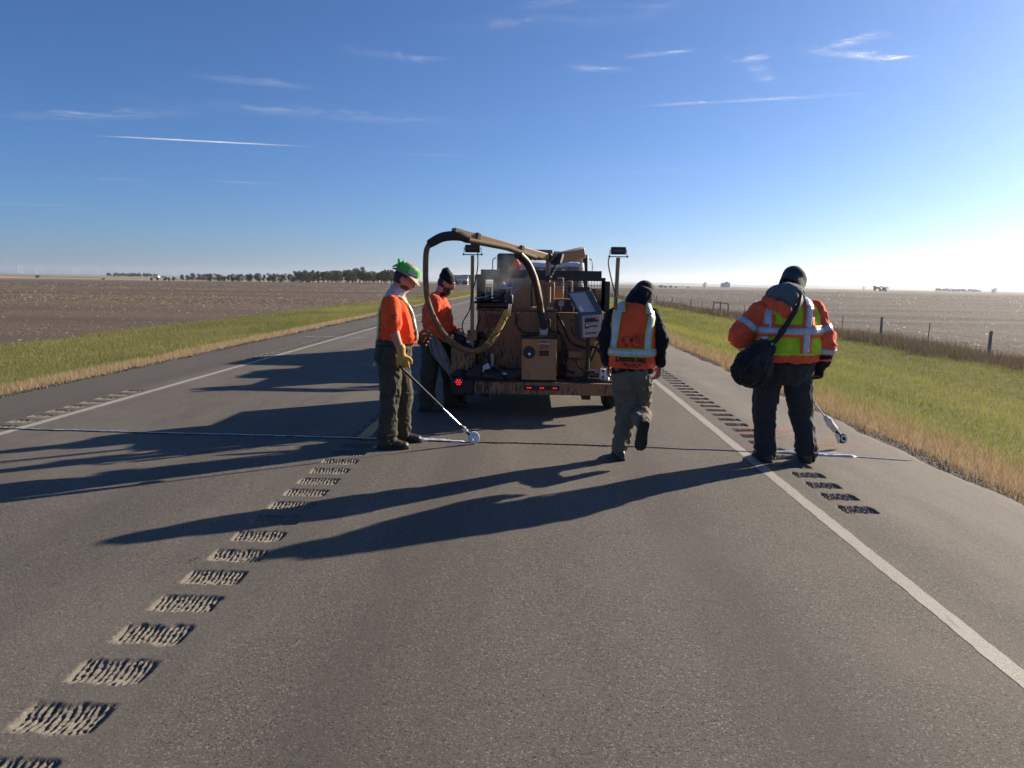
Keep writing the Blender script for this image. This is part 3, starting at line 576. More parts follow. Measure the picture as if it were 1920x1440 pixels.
# ------------------------------------------------------------------ crack sealing trailer
def machine_paint(name, base, drip, low=0.3, high=1.4, splat=.6, rough=.55):
    """tan enamel with black tar run down it; drip 0..1, more of it towards the ground"""
    t = Nt(name); p = t.pos(); x, y, z = t.sep(p)
    run = t.noise(t.map(p, (1, 1, .13)), 85, 3, .5); spl = t.noise(p, 120, 4, .7); big = t.noise(p, 3.4, 4, .6); fade = t.noise(p, 1.6, 3)
    col = t.mix(t.ramp(fade, .35, .65), tuple(v*.8 for v in base), base); col = t.mix(t.ramp(t.noise(p, 24, 5, .7), .55, .75, 0, .5), col, (.16, .085, .045))
    k = t.math('ADD', t.math('ADD', big, t.ramp(x, -.75, .25, .16, -.14, False)), t.ramp(z, low, high, .14, -.08, False)); thr = .76-.20*drip
    a = t.ramp(t.math('ADD', run, t.math('MULTIPLY', t.math('SUBTRACT', k, .5), .42)), thr, thr+.03)
    b = t.ramp(t.math('ADD', spl, t.math('MULTIPLY', t.math('SUBTRACT', k, .5), .3)), .80-.14*splat, .84-.14*splat)
    tar = t.math('MAXIMUM', a, b)
    return t.done(t.mix(tar, col, (.012, .011, .011)), t.math('SUBTRACT', rough, t.math('MULTIPLY', tar, .22)), normal=t.bump(t.math('ADD', t.math('MULTIPLY', tar, 1.0), t.math('MULTIPLY', spl, .15)), .5, .004))
TAN = machine_paint('tan_machine_paint', (.235, .112, .050), .60, low=.2, high=1.9, splat=.9); TANC = machine_paint('tan_cleaner_paint', (.30, .165, .076), .02, splat=.75); TAND = machine_paint('tan_tarred_paint', (.30, .16, .072), .85, splat=.9)
TARM = mat('black_tar_crust', (.007, .0065, .0065), .5, var=.4, scale=20, bump=.9, bscale=40); BLK = mat('black_steel', (.016, .016, .017), .5, var=.4, scale=8); RUB = mat('black_rubber', (.018, .018, .018), .75, var=.3, scale=20, bump=.3)
CHR = mat('worn_chrome', (.62, .63, .65), .18, 1.0, var=.1); STL = mat('bare_steel', (.35, .34, .33), .4, .9, var=.2); GREYP = mat('grey_enamel', (.22, .235, .255), .45, var=.12, scale=5); GREYD = mat('dark_grey_enamel', (.075, .08, .09), .5, var=.15)
PALE = mat('pale_panel', (.36, .375, .39), .5, var=.08, scale=6); PAPER = mat('white_paper', (.72, .72, .70), .8, var=.08); REDL = mat('maroon_label', (.16, .03, .022), .6, var=.35, scale=16); DKLAB = mat('dark_label', (.045, .02, .02), .6, var=.3); HOSE = mat('tan_hose_sleeve', (.13, .085, .04), .8, var=.35, scale=14, bump=.6, bscale=40); YELH = mat('yellow_hose_wrap', (.55, .33, .05), .7, var=.2, scale=25, bump=.3)
RAG = mat('dirty_white_rag', (.55, .55, .56), .9, var=.2, scale=20, bump=.5)
def perforated():
    t = Nt('perforated_post'); c = t.co('Object'); x, y, z = t.sep(c); n = t.noise(c, 8, 5, .6)
    f = t.math('SUBTRACT', t.math('FRACT', t.math('MULTIPLY', z, 1/.0254)), .5); w = t.math('ABSOLUTE', t.math('MULTIPLY', f, .0254)); m_ = t.math('MINIMUM', t.math('ABSOLUTE', x), 10)
    d = t.math('SQRT', t.math('ADD', t.math('MULTIPLY', w, w), t.math('MULTIPLY', m_, m_))); hole = t.ramp(d, .0052, .0062, 1, 0)
    return t.done(t.mix(hole, t.mix(t.ramp(n, .3, .7), (.22, .17, .09), (.36, .28, .15)), (.008, .008, .008)), .6)
PERF = perforated()
def glow(name, col, s):
    t = Nt(name); t.done((.2, .005, .005), .3); t.put(t.b.inputs['Emission Color'], (*col, 1)); t.b.inputs['Emission Strength'].default_value = s; return t.m
REDON = glow('lit_red_led', (1, .02, .03), .8); REDOFF = mat('red_lens', (.10, .006, .006), .25, var=.1)
tr = thing('crack_sealing_trailer', (.07, 8.1, 0), 'tan tar-splattered crack sealing trailer with boom, hose and control box', 'trailer')
# chassis
MB().box((-.66, 8.10, .28), (.91, 8.19, .42)).build('rear_beam', TAND, tr, .006)
MB().box((-.93, 8.105, .25), (-.663, 8.24, .44)).build('tarred_corner', TARM, tr, .02)
MB().add([(.913, 8.105, .285), (1.04, 8.16, .295), (1.04, 8.16, .425), (.913, 8.105, .42), (.913, 8.2, .285), (1.04, 8.25, .295), (1.04, 8.25, .425), (.913, 8.2, .42)], [(0, 1, 2, 3), (5, 4, 7, 6), (1, 5, 6, 2), (4, 0, 3, 7), (3, 2, 6, 7), (1, 0, 4, 5)]).build('corner_plate', TANC, tr, .004)
MB().box((-.90, 8.197, .405), (1.03, 11.3, .44)).build('deck', TARM, tr)
MB().box((-.6, 8.3, .20), (-.5, 11.6, .40)).build('chassis_rail', BLK, tr); MB().box((.6, 8.3, .20), (.7, 11.6, .40)).build('chassis_rail', BLK, tr)
MB().bar((.07, 11.3, .42), (.07, 13.0, .45), .1, .1).build('tow_tongue', BLK, tr)
MB().tube([(-.95, 9.0, .33), (1.02, 9.0, .33)], .04, 10).build('axle', BLK, tr)
for sx in (-.93, 1.0):
    w_ = MB().lathe([(.02, -.085), (.20, -.085), (.205, -.075), (.29, -.095), (.325, -.07), (.332, 0), (.325, .07), (.29, .095), (.205, .075), (.2, .085), (.02, .085)], (sx, 9.0, .332), (1, 0, 0), 36).build('wheel', RUB, tr)
    MB().lathe([(.0, .09), (.07, .092), (.09, .07), (.17, .06), (.198, .088)], (sx, 9.0, .332), (1 if sx > 0 else -1, 0, 0), 28).build('rim', STL, w_)
# tail lamp and marker bar
def disc(m_, x, y, z, r, th=.02, n=20): m_.lathe([(0, -th), (r*.8, -th), (r, -th*.5), (r, 0)], (x, y, z), (0, 1, 0), n); return m_
lamp = disc(MB(), -.838, 8.10, .413, .058, .02).build('tail_lamp', BLK, tr)
disc(MB(), -.838, 8.078, .413, .048, .008).build('lens', REDOFF, lamp)
for k in range(7):
    a = k*2*math.pi/6; r = 0 if k == 6 else .028; disc(MB(), -.838+r*math.cos(a), 8.068, .413+r*math.sin(a), .0085, .005, 10).build('led', REDON, lamp)
mk = MB().box((-.085, 8.082, .338), (.325, 8.099, .385)).build('marker_bar', BLK, tr, .004)
for x in (-.026, .121, .269):
    l_ = MB().box((x-.032, 8.076, .35), (x+.032, 8.083, .375)).build('marker_lens', REDOFF, mk, .004)
    for d in (-.018, 0, .018): disc(MB(), x+d, 8.075, .363, .0065, .004, 8).build('led', REDON, l_)
# tank and body
MB().box((-.66, 8.45, .44), (.285, 10.1, 1.235)).build('kettle_tank', TAN, tr, .03)
MB().box((.289, 8.62, .44), (.93, 10.1, 1.20)).build('engine_housing', TANC, tr, .015)
MB().box((-.675, 8.44, 1.235), (.30, 10.1, 1.25)).build('tank_top', TAND, tr, .004)
MB().box((-.56, 8.438, 1.02), (-.345, 8.449, 1.19)).build('warning_label', machine_paint('worn_maroon_label', (.17, .04, .03), 1.0, splat=1.0), tr)
MB().box((-.955, 8.30, .46), (-.667, 8.75, .79)).build('side_locker', TAND, tr, .012)
def lump(name, c, r, m_, seed, n=26, amp=.5, flat=True):
    mb = MB().ell(c, r, n=n, m=14); A = np.array(mb.v); C = np.array(c); d = A-C; nn = fbm(A, 9, 4, seed); A = C+d*(1+amp*nn[:, None]); 
    if flat: A[:, 2] = np.maximum(A[:, 2], c[2]-.02)
    mb.v = [tuple(v) for v in A]; return mb.build(name, m_, tr)
lump('tar_heap', (-.80, 8.45, .80), (.17, .2, .12), TARM, 3); lump('tar_heap', (-.50, 8.30, .46), (.40, .13, .12), TARM, 5, amp=.6); lump('tar_heap', (-.25, 8.33, .44), (.2, .12, .07), TARM, 8); lump('tar_heap', (-.78, 8.33, .44), (.16, .12, .10), TARM, 12); lump('tar_heap', (-.62, 8.45, .9), (.07, .1, .09), TARM, 15)
lump('rag', (-.74, 8.29, .875), (.035, .03, .03), RAG, 21, 14, .9, False); lump('rag', (-.52, 8.24, .545), (.04, .03, .05), RAG, 24, 14, 1.0, False); lump('rag', (-.90, 8.28, .80), (.02, .02, .012), RAG, 29, 12, .6, False); lump('rag', (-.33, 8.24, .50), (.05, .03, .02), RAG, 33, 14, .9, False)
MB().tube([(-.47, 8.4, .44), (-.47, 8.4, .72)], .03, 12).build('pipe_stub', STL, tr)
# pump box with round port and hot warning
pb = MB().box((-.118, 8.15, .443), (.285, 8.452, .925)).build('pump_box', machine_paint('ochre_pump_box_paint', (.36, .205, .09), .22, low=.3, high=2.4, splat=1.0), tr, .008)
MB().box((-.128, 8.14, .925), (.295, 8.452, .943)).build('pump_box_lid', TARM, tr, .004)
pt = MB().lathe([(.072, .0), (.072, -.004), (.058, -.006), (.055, -.003), (0, -.002)], (-.034, 8.147, .765), (0, 1, 0), 28).build('port', BLK, pb)
MB().lathe([(.0, -.03), (.016, -.028), (.02, -.01), (.02, .02)], (-.03, 8.15, .745), (0, 1, 0), 14).build('knob', CHR, pt)
for x, z in ((-.10, .90), (.27, .90), (-.10, .62), (.27, .72), (-.10, .47), (.27, .47)): disc(MB(), x, 8.15, z, .008, .006, 8).build('bolt', STL, pb)
MB().box((.085, 8.143, .845), (.195, 8.149, .89)).build('danger_label', REDL, pb); MB().box((.085, 8.143, .725), (.195, 8.149, .79)).build('notice_label', DKLAB, pb); MB().box((.085, 8.144, .793), (.195, 8.1492, .842)).build('hot_label', mat('tan_label', (.36, .22, .11), .6), pb)
FONT_CACHE = {}
def text_mesh(body, size, bold=.0, shear=0., sx=1.0, align='CENTER'):
    cu = bpy.data.curves.new('text', 'FONT'); cu.body = body; cu.size = size; cu.align_x = align; cu.align_y = 'CENTER'; cu.offset = bold; cu.shear = shear; cu.resolution_u = 3
    o = bpy.data.objects.new('text', cu); COL.objects.link(o); bpy.context.view_layer.update(); me = bpy.data.meshes.new_from_object(o.evaluated_get(bpy.context.evaluated_depsgraph_get())); bpy.data.objects.remove(o); bpy.data.curves.remove(cu)
    V = [(v.co.x*sx, v.co.y) for v in me.vertices]; F = [tuple(p.vertices) for p in me.polygons]; bpy.data.meshes.remove(me); return V, F
def flat_text(body, c, size, m_, parent, bold=.0, name='lettering', xd=(1, 0, 0), yd=(0, 0, 1), sx=1.0):
    V, F = text_mesh(body, size, bold, sx=sx); c, xd, yd = Vector(c), Vector(xd), Vector(yd); return MB().add([c+xd*a+yd*b for a, b in V], F).build(name, m_, parent, sm=0)
flat_text('DANGER', (.14, 8.1415, .868), .03, PAPER, pb, .0006); flat_text('HOT', (.14, 8.1425, .817), .045, BLK, pb, .0012)
# hopper, hatch, mast
MB().add([(-.268, 8.58, 1.25), (-.03, 8.58, 1.25), (-.03, 8.58, 1.61), (-.268, 8.62, 1.38), (-.268, 9.0, 1.25), (-.03, 9.0, 1.25), (-.03, 9.0, 1.61), (-.268, 9.0, 1.61)], [(0, 1, 2), (0, 2, 3), (2, 6, 7, 3), (1, 5, 6, 2), (4, 0, 3, 7), (5, 4, 7, 6), (0, 4, 5, 1)]).build('hopper', TANC, tr, .006)
MB().box((-.026, 8.6, 1.252), (-.008, 8.98, 1.60)).build('hopper_edge', BLK, tr); MB().lathe([(0, 1.258), (.06, 1.258), (.06, 1.252)], (.0, 8.56, 0), n=18).build('base_flange', STL, tr)
h_ = MB(); X_, Y_ = np.meshgrid(np.linspace(-.75, -.34, 18), np.linspace(8.35, 8.9, 12)); zt = 1.335+(X_+.75)*.16+.012*vnoise(np.stack([X_.ravel(), Y_.ravel(), 0*X_.ravel()], -1), 14, 3).reshape(X_.shape)
for zz, fl in ((zt+.018, 1), (zt-.018-.01*np.abs(vnoise(np.stack([X_.ravel(), Y_.ravel(), 0*X_.ravel()], -1), 30, 8)).reshape(X_.shape)*3, -1)):
    V_ = np.stack([X_, Y_, zz], -1).reshape(-1, 3); q_ = (np.arange(11)[:, None]*18+np.arange(17)).ravel(); h_.add(V_, [(a, a+1, a+19, a+18)[::fl] for a in q_])
h_.build('tank_hatch', TARM, tr)
MB().box((-.66, 8.47, 1.25), (-.27, 8.95, 1.33)).build('hatch_collar', TARM, tr, .02); MB().tube([(-.36, 8.52, 1.25), (-.38, 8.5, 1.42), (-.32, 8.48, 1.45)], .03, 10).build('hatch_hinge', TARM, tr)
MB().bar((-.35, 8.35, 1.56), (-.29, 8.3, 1.46), .02, .012).build('hatch_prop', PALE, tr)
MB().box((.045, 8.56, 1.25), (.255, 8.8, 1.57)).build('mast_housing', TANC, tr, .01); MB().box((.085, 8.50, 1.53), (.245, 8.562, 1.56)).build('mast_bracket', TANC, tr, .004); MB().tube([(.185, 8.53, 1.25), (.185, 8.53, 1.53)], .026, 14).build('lift_cylinder', TANC, tr); MB().box((.16, 8.49, 1.25), (.25, 8.558, 1.275)).build('mast_bracket', STL, tr, .004)
MB().tube([(.175, 8.60, 1.5), (.172, 8.60, 1.86)], .028, 14).build('mast', TAND, tr); MB().tube([(.19, 8.575, 1.55), (.186, 8.575, 1.80)], .010, 8).build('control_rod', STL, tr)
# boom
bm_ = MB(); bm_.bar((-.85, 7.58, 2.080), (.26, 8.68, 1.842), .07, .076); boom = bm_.build('boom_arm', TANC, tr, .008)
MB().bar((.235, 8.66, 1.838), (.60, 8.92, 1.935), .11, .135).build('boom_counter_arm', TANC, tr, .012); MB().tube([(.172, 8.55, 1.862), (.172, 8.68, 1.862)], .045, 18).build('boom_pivot', TARM, tr); MB().bar((.255, 8.60, 1.79), (.29, 8.66, 1.90), .15, .05).build('boom_clamp', BLK, tr, .006)
MB().tube([(-.74, 7.64, 2.0), (-.30, 8.06, 1.94), (.02, 8.40, 1.845)], .030, 12).build('boom_conduit', HOSE, boom)
for f in (.20, .62): p_ = Vector((-.85, 7.58, 2.055)).lerp(Vector((.26, 8.68, 1.81)), f); MB().obox(p_, (.055, .1, .15), (0, 10, 45)).build('hose_clamp', BLK, boom, .006)
# coil spring
cs = []; A_, B_ = Vector((.27, 8.62, 1.78)), Vector((.185, 8.55, 1.61)); ax_ = (B_-A_); o1 = ax_.orthogonal().normalized(); o2 = ax_.normalized().cross(o1)
for k in range(97): a = k/96*2*math.pi*9; cs.append(A_+ax_*(k/96)+(o1*math.cos(a)+o2*math.sin(a))*.02)
MB().tube(cs, .0055, 6).build('coil_spring', BLK, tr); MB().tube([(.19, 8.56, 1.64), (.12, 8.55, 1.60), (.15, 8.56, 1.58), (.22, 8.57, 1.62)], .012, 8).build('spring_hook', BLK, tr)
# main hose: black sleeve, tan hose loop down to the wand holder
MB().tube(*catmull([(-.70, 7.66, 2.01), (-.80, 7.60, 2.035), (-.95, 7.55, 2.02), (-1.06, 7.53, 1.965), (-1.10, 7.53, 1.94)], 6, [.045, .05, .05, .047, .042]), 14).build('hose_sleeve', RUB, tr)
MB().tube(*catmull([(-1.085, 7.53, 1.955), (-1.125, 7.53, 1.87), (-1.135, 7.53, 1.70), (-1.132, 7.53, 1.53), (-1.115, 7.54, 1.36), (-1.062, 7.56, 1.20), (-.98, 7.58, 1.04), (-.875, 7.62, .915), (-.765, 7.70, .835), (-.65, 7.78, .80), (-.55, 7.85, .825), (-.49, 7.9, .865)], 6, [.030]*6+[.034]*6), 14).build('hose', HOSE, tr)
MB().tube(*catmull([(-.50, 7.9, .86), (-.44, 7.93, .94), (-.37, 7.96, 1.06), (-.315, 7.99, 1.17), (-.285, 8.0, 1.25)], 6, [.036, .038, .038, .037, .030]), 14).build('hose_yellow_wrap', YELH, tr)
for f in np.linspace(.08, .92, 8): p_ = Vector((-.49, 7.88, .88)).lerp(Vector((-.30, 7.985, 1.2)), f); MB().lathe([(.0395, -.003), (.041, 0), (.0395, .003)], p_, (.19, .1, .34), 16).build('wrap_band', BLK, tr)
MB().tube(catmull([(-.325, 7.93, 1.17), (-.29, 7.92, 1.12), (-.33, 7.9, 1.04), (-.40, 7.88, .99), (-.455, 7.87, .95), (-.46, 7.86, .90), (-.40, 7.85, .865), (-.36, 7.85, .87)], 5), .008, 6).build('cable', BLK, tr)
MB().tube([(-.265, 7.99, 1.19), (-.255, 7.97, 1.30), (-.252, 7.98, 1.42)], [.021, .021, .015], 14).build('wand_nozzle', CHR, tr); MB().lathe([(.028, -.05), (.034, -.03), (.034, .03), (.028, .05)], (-.254, 7.98, 1.37), n=14).build('wand_collar', BLK, tr)
MB().tube([(-.375, 8.0, 1.495), (-.225, 8.0, 1.50)], .016, 14).build('wand_rest', CHR, tr); MB().tube([(-.25, 8.02, 1.49), (-.25, 8.06, 1.42), (-.26, 8.45, 1.30)], .010, 8).build('wand_hook', STL, tr)
# second hose down to the pump
MB().tube(*catmull([(-.17, 8.22, 1.875), (-.09, 8.3, 1.80), (-.03, 8.33, 1.70), (.03, 8.35, 1.55), (.065, 8.36, 1.40), (.09, 8.37, 1.26), (.12, 8.36, 1.12), (.13, 8.34, 1.03)], 6, [.05, .048, .046, .042, .042, .04, .038, .036]), 12).build('supply_hose', mat('oily_hose', (.016, .013, .010), .5, var=.6, scale=12, bump=.4), tr)
MB().tube([(.037, 8.28, 1.61), (.124, 8.28, 1.27)], .006, 6).build('brass_rod', mat('brass', (.55, .38, .12), .35, .9), tr); MB().box((.085, 8.31, .945), (.18, 8.40, 1.04)).build('hose_coupling', STL, tr, .006); MB().tube([(.13, 8.33, 1.02), (.13, 8.33, 1.15)], .042, 14).build('hose_coupling', RUB, tr)
MB().tube(catmull([(.17, 8.34, 1.15), (.20, 8.33, 1.12), (.20, 8.33, 1.04), (.23, 8.34, 1.0), (.32, 8.36, .96), (.36, 8.36, .88), (.355, 8.38, .74), (.36, 8.4, .62), (.44, 8.45, .52), (.52, 8.5, .5)], 5), .012, 8).build('cable', RUB, tr)
# small fittings: rim bolts, seam ribs, latches, junction boxes, loose cables
for x in np.arange(-.62, .27, .09): disc(MB(), x, 8.448, 1.21, .009, .008, 6).build('rim_bolt', STL, tr)
MB().box((.31, 8.60, 1.10), (.33, 8.625, 1.19)).build('latch', STL, tr, .003); MB().box((.60, 8.585, .90), (.75, 8.622, 1.02)).build('junction_box', GREYD, tr, .006); MB().box((.34, 8.59, .48), (.40, 8.622, .60)).build('junction_box', BLK, tr, .006)
for z in (.55, .85, 1.12): MB().box((.905, 8.60, z), (.94, 8.64, z+.05)).build('hinge', STL, tr, .003)
for P_, r_ in (([(.30, 8.58, 1.0), (.36, 8.50, .93), (.40, 8.48, .80), (.41, 8.46, .66), (.36, 8.42, .55), (.33, 8.36, .47)], .009), ([(.46, 8.56, 1.05), (.50, 8.48, .95), (.58, 8.44, .90), (.66, 8.42, .86), (.70, 8.42, .76), (.66, 8.42, .60)], .008), ([(-.20, 8.42, 1.2), (-.18, 8.40, 1.05), (-.10, 8.40, .98), (.0, 8.38, .97), (.09, 8.36, .98)], .010), ([(-.62, 8.42, 1.15), (-.66, 8.38, 1.0), (-.63, 8.36, .85), (-.56, 8.36, .72), (-.50, 8.36, .62)], .009), ([(.52, 8.40, .66), (.56, 8.34, .58), (.64, 8.32, .54), (.74, 8.32, .53)], .011)): MB().tube(catmull(P_, 6), r_, 7).build('cable', RUB, tr)
for x, z in ((.47, 1.12), (.53, 1.12)): MB().lathe([(0, -.02), (.014, -.02), (.018, 0)], (x, 8.62, z), (0, 1, 0), 10).build('plug', BLK, tr)
MB().tube([(.36, 8.5, .70), (.36, 8.5, .62), (.45, 8.5, .60)], .014, 8).build('pipe', STL, tr); vh = MB().lathe([(.022, -.004), (.030, -.004), (.030, .004), (.022, .004), (.022, -.004)], (.36, 8.46, .66), (0, 1, 0), 16).build('valve_wheel', REDL, tr)
for k in range(16):
    a_ = random.uniform(-.62, .25); z_ = random.uniform(.62, 1.2); l_ = random.uniform(.03, .14); w_ = random.uniform(.004, .010); MB().tube([(a_, 8.452, z_), (a_+random.uniform(-.004, .004), 8.450, z_-l_*.6), (a_, 8.449, z_-l_)], [w_*.5, w_*.7, w_], 6, flat=.6).build('tar_drip', TARM, tr)
# gauge box, pipes
gb = MB().box((.262, 8.585, 1.212), (.56, 8.80, 1.375)).build('gauge_box', TANC, tr, .004); MB().box((.275, 8.578, 1.222), (.55, 8.586, 1.355)).build('gauge_recess', BLK, gb)
for x in (.338, .49):
    g_ = MB().lathe([(.036, 0), (.038, -.02), (.033, -.022), (.032, -.015), (0, -.015)], (x, 8.578, 1.318), (0, 1, 0), 24).build('gauge', PALE if x < .4 else GREYP, gb); MB().bar((x, 8.562, 1.318), (x+.022, 8.562, 1.33), .003, .004, (0, 1, 0)).build('needle', BLK, g_); MB().tube([(x, 8.565, 1.285), (x, 8.565, 1.225)], .010, 8).build('gauge_stem', STL, gb)
for P_ in ([(.30, 9.0, 1.62), (.36, 9.0, 1.62), (.37, 9.0, 1.58), (.37, 9.0, 1.42)], [(.43, 9.0, 1.585), (.47, 9.0, 1.585), (.485, 9.0, 1.55), (.485, 9.0, 1.38)], [(.51, 8.56, 1.36), (.545, 8.55, 1.355), (.548, 8.5, 1.30), (.548, 8.48, 1.10)]): MB().tube(catmull(P_, 5), .011, 8).build('pipe', mat('dull_pipe', (.30, .25, .19), .4, .7), tr)
MB().box((.258, 8.9, 1.203), (.375, 9.2, 1.52)).build('oil_tank', TANC, tr, .008); MB().box((-.02, 9.6, 1.25), (.25, 9.9, 1.47)).build('burner_box', TANC, tr, .01)
MB().tube(catmull([(.275, 8.52, 1.21), (.33, 8.44, 1.12), (.38, 8.42, 1.02), (.42, 8.41, .92), (.50, 8.41, .84), (.62, 8.42, .81), (.74, 8.42, .79), (.82, 8.42, .74), (.86, 8.42, .66)], 6), .016, 10).build('cable', RUB, tr)
MB().tube(catmull([(.60, 8.42, .80), (.72, 8.38, .82), (.80, 8.36, .79), (.86, 8.36, .72), (.87, 8.38, .60)], 6), .014, 10).build('cable', RUB, tr)
MB().tube(catmull([(.78, 8.4, .95), (.76, 8.4, .84), (.72, 8.42, .72), (.68, 8.45, .62), (.63, 8.5, .5)], 6), .02, 10).build('cable', RUB, tr)
mo = MB().box((.425, 8.40, .675), (.61, 8.60, .77)).build('pump_motor', TAND, tr, .02); MB().tube([(.32, 8.45, .73), (.43, 8.45, .73)], .018, 10).build('shaft', BLK, mo); MB().lathe([(.032, -.02), (.032, .02)], (.375, 8.45, .73), (1, 0, 0), 14).build('coupling', BLK, mo)
MB().box((.42, 8.50, .443), (.62, 8.60, .66)).build('pump_stand', TANC, tr, .006); MB().add([(.69, 8.40, .70), (.735, 8.36, .885), (.82, 8.38, .92), (.80, 8.42, .78), (.69, 8.5, .70), (.735, 8.46, .885), (.82, 8.48, .92), (.80, 8.52, .78)], [(0, 1, 2, 3)[::-1], (4, 5, 6, 7), (0, 4, 5, 1), (1, 5, 6, 2), (2, 6, 7, 3), (3, 7, 4, 0)]).build('bracket_plate', mat('sunlit_tan_paint', (.52, .34, .13), .5), tr)  # bracket plate's sunlight is put into its brighter tan
vb = MB().add([(.795, 8.30, .44), (.90, 8.26, .44), (.895, 8.26, .565), (.80, 8.30, .57), (.82, 8.42, .44), (.93, 8.4, .44), (.925, 8.4, .565), (.82, 8.42, .57)], [(0, 1, 2, 3), (5, 4, 7, 6), (1, 5, 6, 2), (4, 0, 3, 7), (3, 2, 6, 7), (1, 0, 4, 5)]).build('valve_box', PAPER, tr, .004)
for z in (.545, .475): disc(MB(), .845, 8.285, z, .022, .006, 12).build('sticker', REDL, vb)
MB().tube([(.84, 8.36, .57), (.835, 8.38, .72)], .008, 6).build('pipe', STL, tr); MB().tube([(.88, 8.36, .57), (.875, 8.38, .74)], .008, 6).build('pipe', STL, tr); MB().tube([(.62, 8.4, .53), (.80, 8.36, .52)], .03, 12).build('valve_body', STL, tr); MB().tube(catmull([(.40, 8.3, .47), (.6, 8.22, .46), (.8, 8.2, .455)], 5), .012, 8).build('pipe', BLK, tr)
# control box on a post, turned a little, lid open
cR = Matrix.Rotation(rad(17), 3, 'Z') @ Matrix.Rotation(rad(-4), 3, 'Y'); cO = Vector((.655, 8.32, 1.085))
def cb_box(a, b): 
    m_ = MB().box(a, b); m_.v = [tuple(cO + cR @ Vector(v)) for v in m_.v]; return m_
cbx = cb_box((-.14, -.09, -.15), (.145, .10, .14)).build('control_box', GREYD, tr, .005); pn = cb_box((-.115, -.098, -.135), (.12, -.092, .115)).build('control_panel', PALE, cbx, .003)
MB().tube([(.66, 8.36, .44), (.66, 8.36, .94)], .025, 10).build('control_box_post', BLK, tr)
def on_panel(x, z, d=0.): return cO + cR @ Vector((x, -.100-d, z))
pN = cR @ Vector((0, 1, 0))
for k in range(3): m_ = cb_box((-.085+k*.058, -.112, .035), (-.035+k*.058, -.097, .085)).build('temperature_controller', BLK, pn, .003)
MB().obox(on_panel(.056, .072, .013), (.014, .002, .008)).build('display_digit', REDON, pn, sm=0)
m_ = cb_box((-.085, -.110, -.035), (-.043, -.097, .018)).build('meter', BLK, pn, .003); cb_box((-.078, -.1125, -.008), (-.05, -.1105, .012)).build('meter_face', PAPER, pn)
for x in (-.02, .018, .05): MB().lathe([(0, -.022), (.008, -.022), (.011, 0)], on_panel(x, -.012), pN, 10).build('switch', BLK, pn)
for x, c_ in ((-.07, (.3, .02, .02)), (-.034, (.01, .08, .05)), (.002, (.3, .09, .02)), (.038, (.16, .05, .02)), (.076, (.62, .3, .27))): MB().lathe([(0, -.012), (.010, -.010), (.0135, 0)], on_panel(x, -.09), pN, 12).build('button', mat('button_cap', c_, .35), pn)
for k in range(2): cb_box((-.08+k*.05, -.0995, .096), (-.038+k*.05, -.0985, .103)).build('panel_lettering', GREYD, pn)
lid_c = [cO + cR @ Vector(v) for v in ((-.14, -.09, .142), (.145, -.09, .142), (.145, .02, .385), (-.14, .02, .385))]
sh_ = Vector((-.085, 0, 0)); lid_c[2] += sh_; lid_c[3] += sh_*1.1
nrm = (lid_c[1]-lid_c[0]).cross(lid_c[3]-lid_c[0]).normalized()
ld = MB().add([p for p in lid_c]+[p+nrm*-.03 for p in lid_c], [(0, 1, 2, 3), (4, 7, 6, 5), (0, 4, 5, 1), (1, 5, 6, 2), (2, 6, 7, 3), (3, 7, 4, 0)]).build('control_box_lid', GREYD, tr, .003)
def lidp(u, v, d): a = lid_c[0].lerp(lid_c[1], u); b = lid_c[3].lerp(lid_c[2], u); return a.lerp(b, v)+nrm*d
def lid_quad(u0, v0, u1, v1, d, name, m_): MB().add([lidp(u0, v0, d), lidp(u1, v0, d), lidp(u1, v1, d), lidp(u0, v1, d)], [(0, 1, 2, 3)]).build(name, m_, ld, sm=0)
lid_quad(.04, .04, .70, .93, .003, 'lid_sheet', PALE); lid_quad(.10, .08, .22, .32, .006, 'lid_sticker', PAPER)
for u0 in (.5, .57, .63): lid_quad(u0, .15, u0+.012, .32, .005, 'lid_scrawl', GREYD)
MB().tube(catmull([(.548, 8.48, 1.12), (.53, 8.4, 1.05), (.545, 8.33, 1.03), (.60, 8.30, 1.03)], 5), .009, 8).build('pipe', STL, tr)
# lamp posts at the two corners
def post(x, y, z0, z1, lean, name='lamp_post'):
    pst = MB().bar((x, y, z0), (x+lean, y, z1), .042, .042, (0, 1, 0)).build(name, PERF, tr)
    fl = MB(); cx_ = x+lean; fl.box((cx_-.085, y-.045, z1+.035), (cx_+.085, y+.045, z1+.12)); f_ = fl.build('floodlight', BLK, tr, .006)
    for k in range(7): MB().box((cx_-.07+k*.0225, y+.046, z1+.045), (cx_-.062+k*.0225, y+.065, z1+.11)).build('cooling_fin', BLK, f_)
    MB().box((cx_-.065, y-.049, z1+.065), (cx_+.065, y-.046, z1+.09)).build('led_strip', GREYD, f_)
    MB().tube([(cx_-.095, y, z1+.09), (cx_-.102, y, z1+.01), (cx_+.102, y, z1+.01), (cx_+.095, y, z1+.09)], .006, 6).build('bracket', BLK, f_)
    for s in (-1, 1): MB().tube([(cx_+s*.105, y-.02, z1+.012), (cx_+s*.105, y+.02, z1+.012)], .012, 8).build('bracket_bolt', BLK, f_)
    MB().tube(catmull([(cx_+.06 if lean < .02 else cx_-.1, y-.03, z1+.03), (x+.06 if lean < .02 else x-.06, y-.035, z1-.15), (x+.01, y-.03, z1-.40), (x-.03, y-.03, z1-.62), (x-.11, y-.03, z1-.78), (x-.09, y-.03, z1-.9), (x-.02, y-.02, z1-.93)] if lean < .02 else [(cx_-.1, y-.03, z1+.02), (cx_-.115, y-.035, z1-.08), (x-.02, y-.03, z1-.34), (x+.03, y-.03, z1-.5), (x, y-.03, z1-.8)], 6), .0075, 6).build('lamp_cable', RUB, tr)
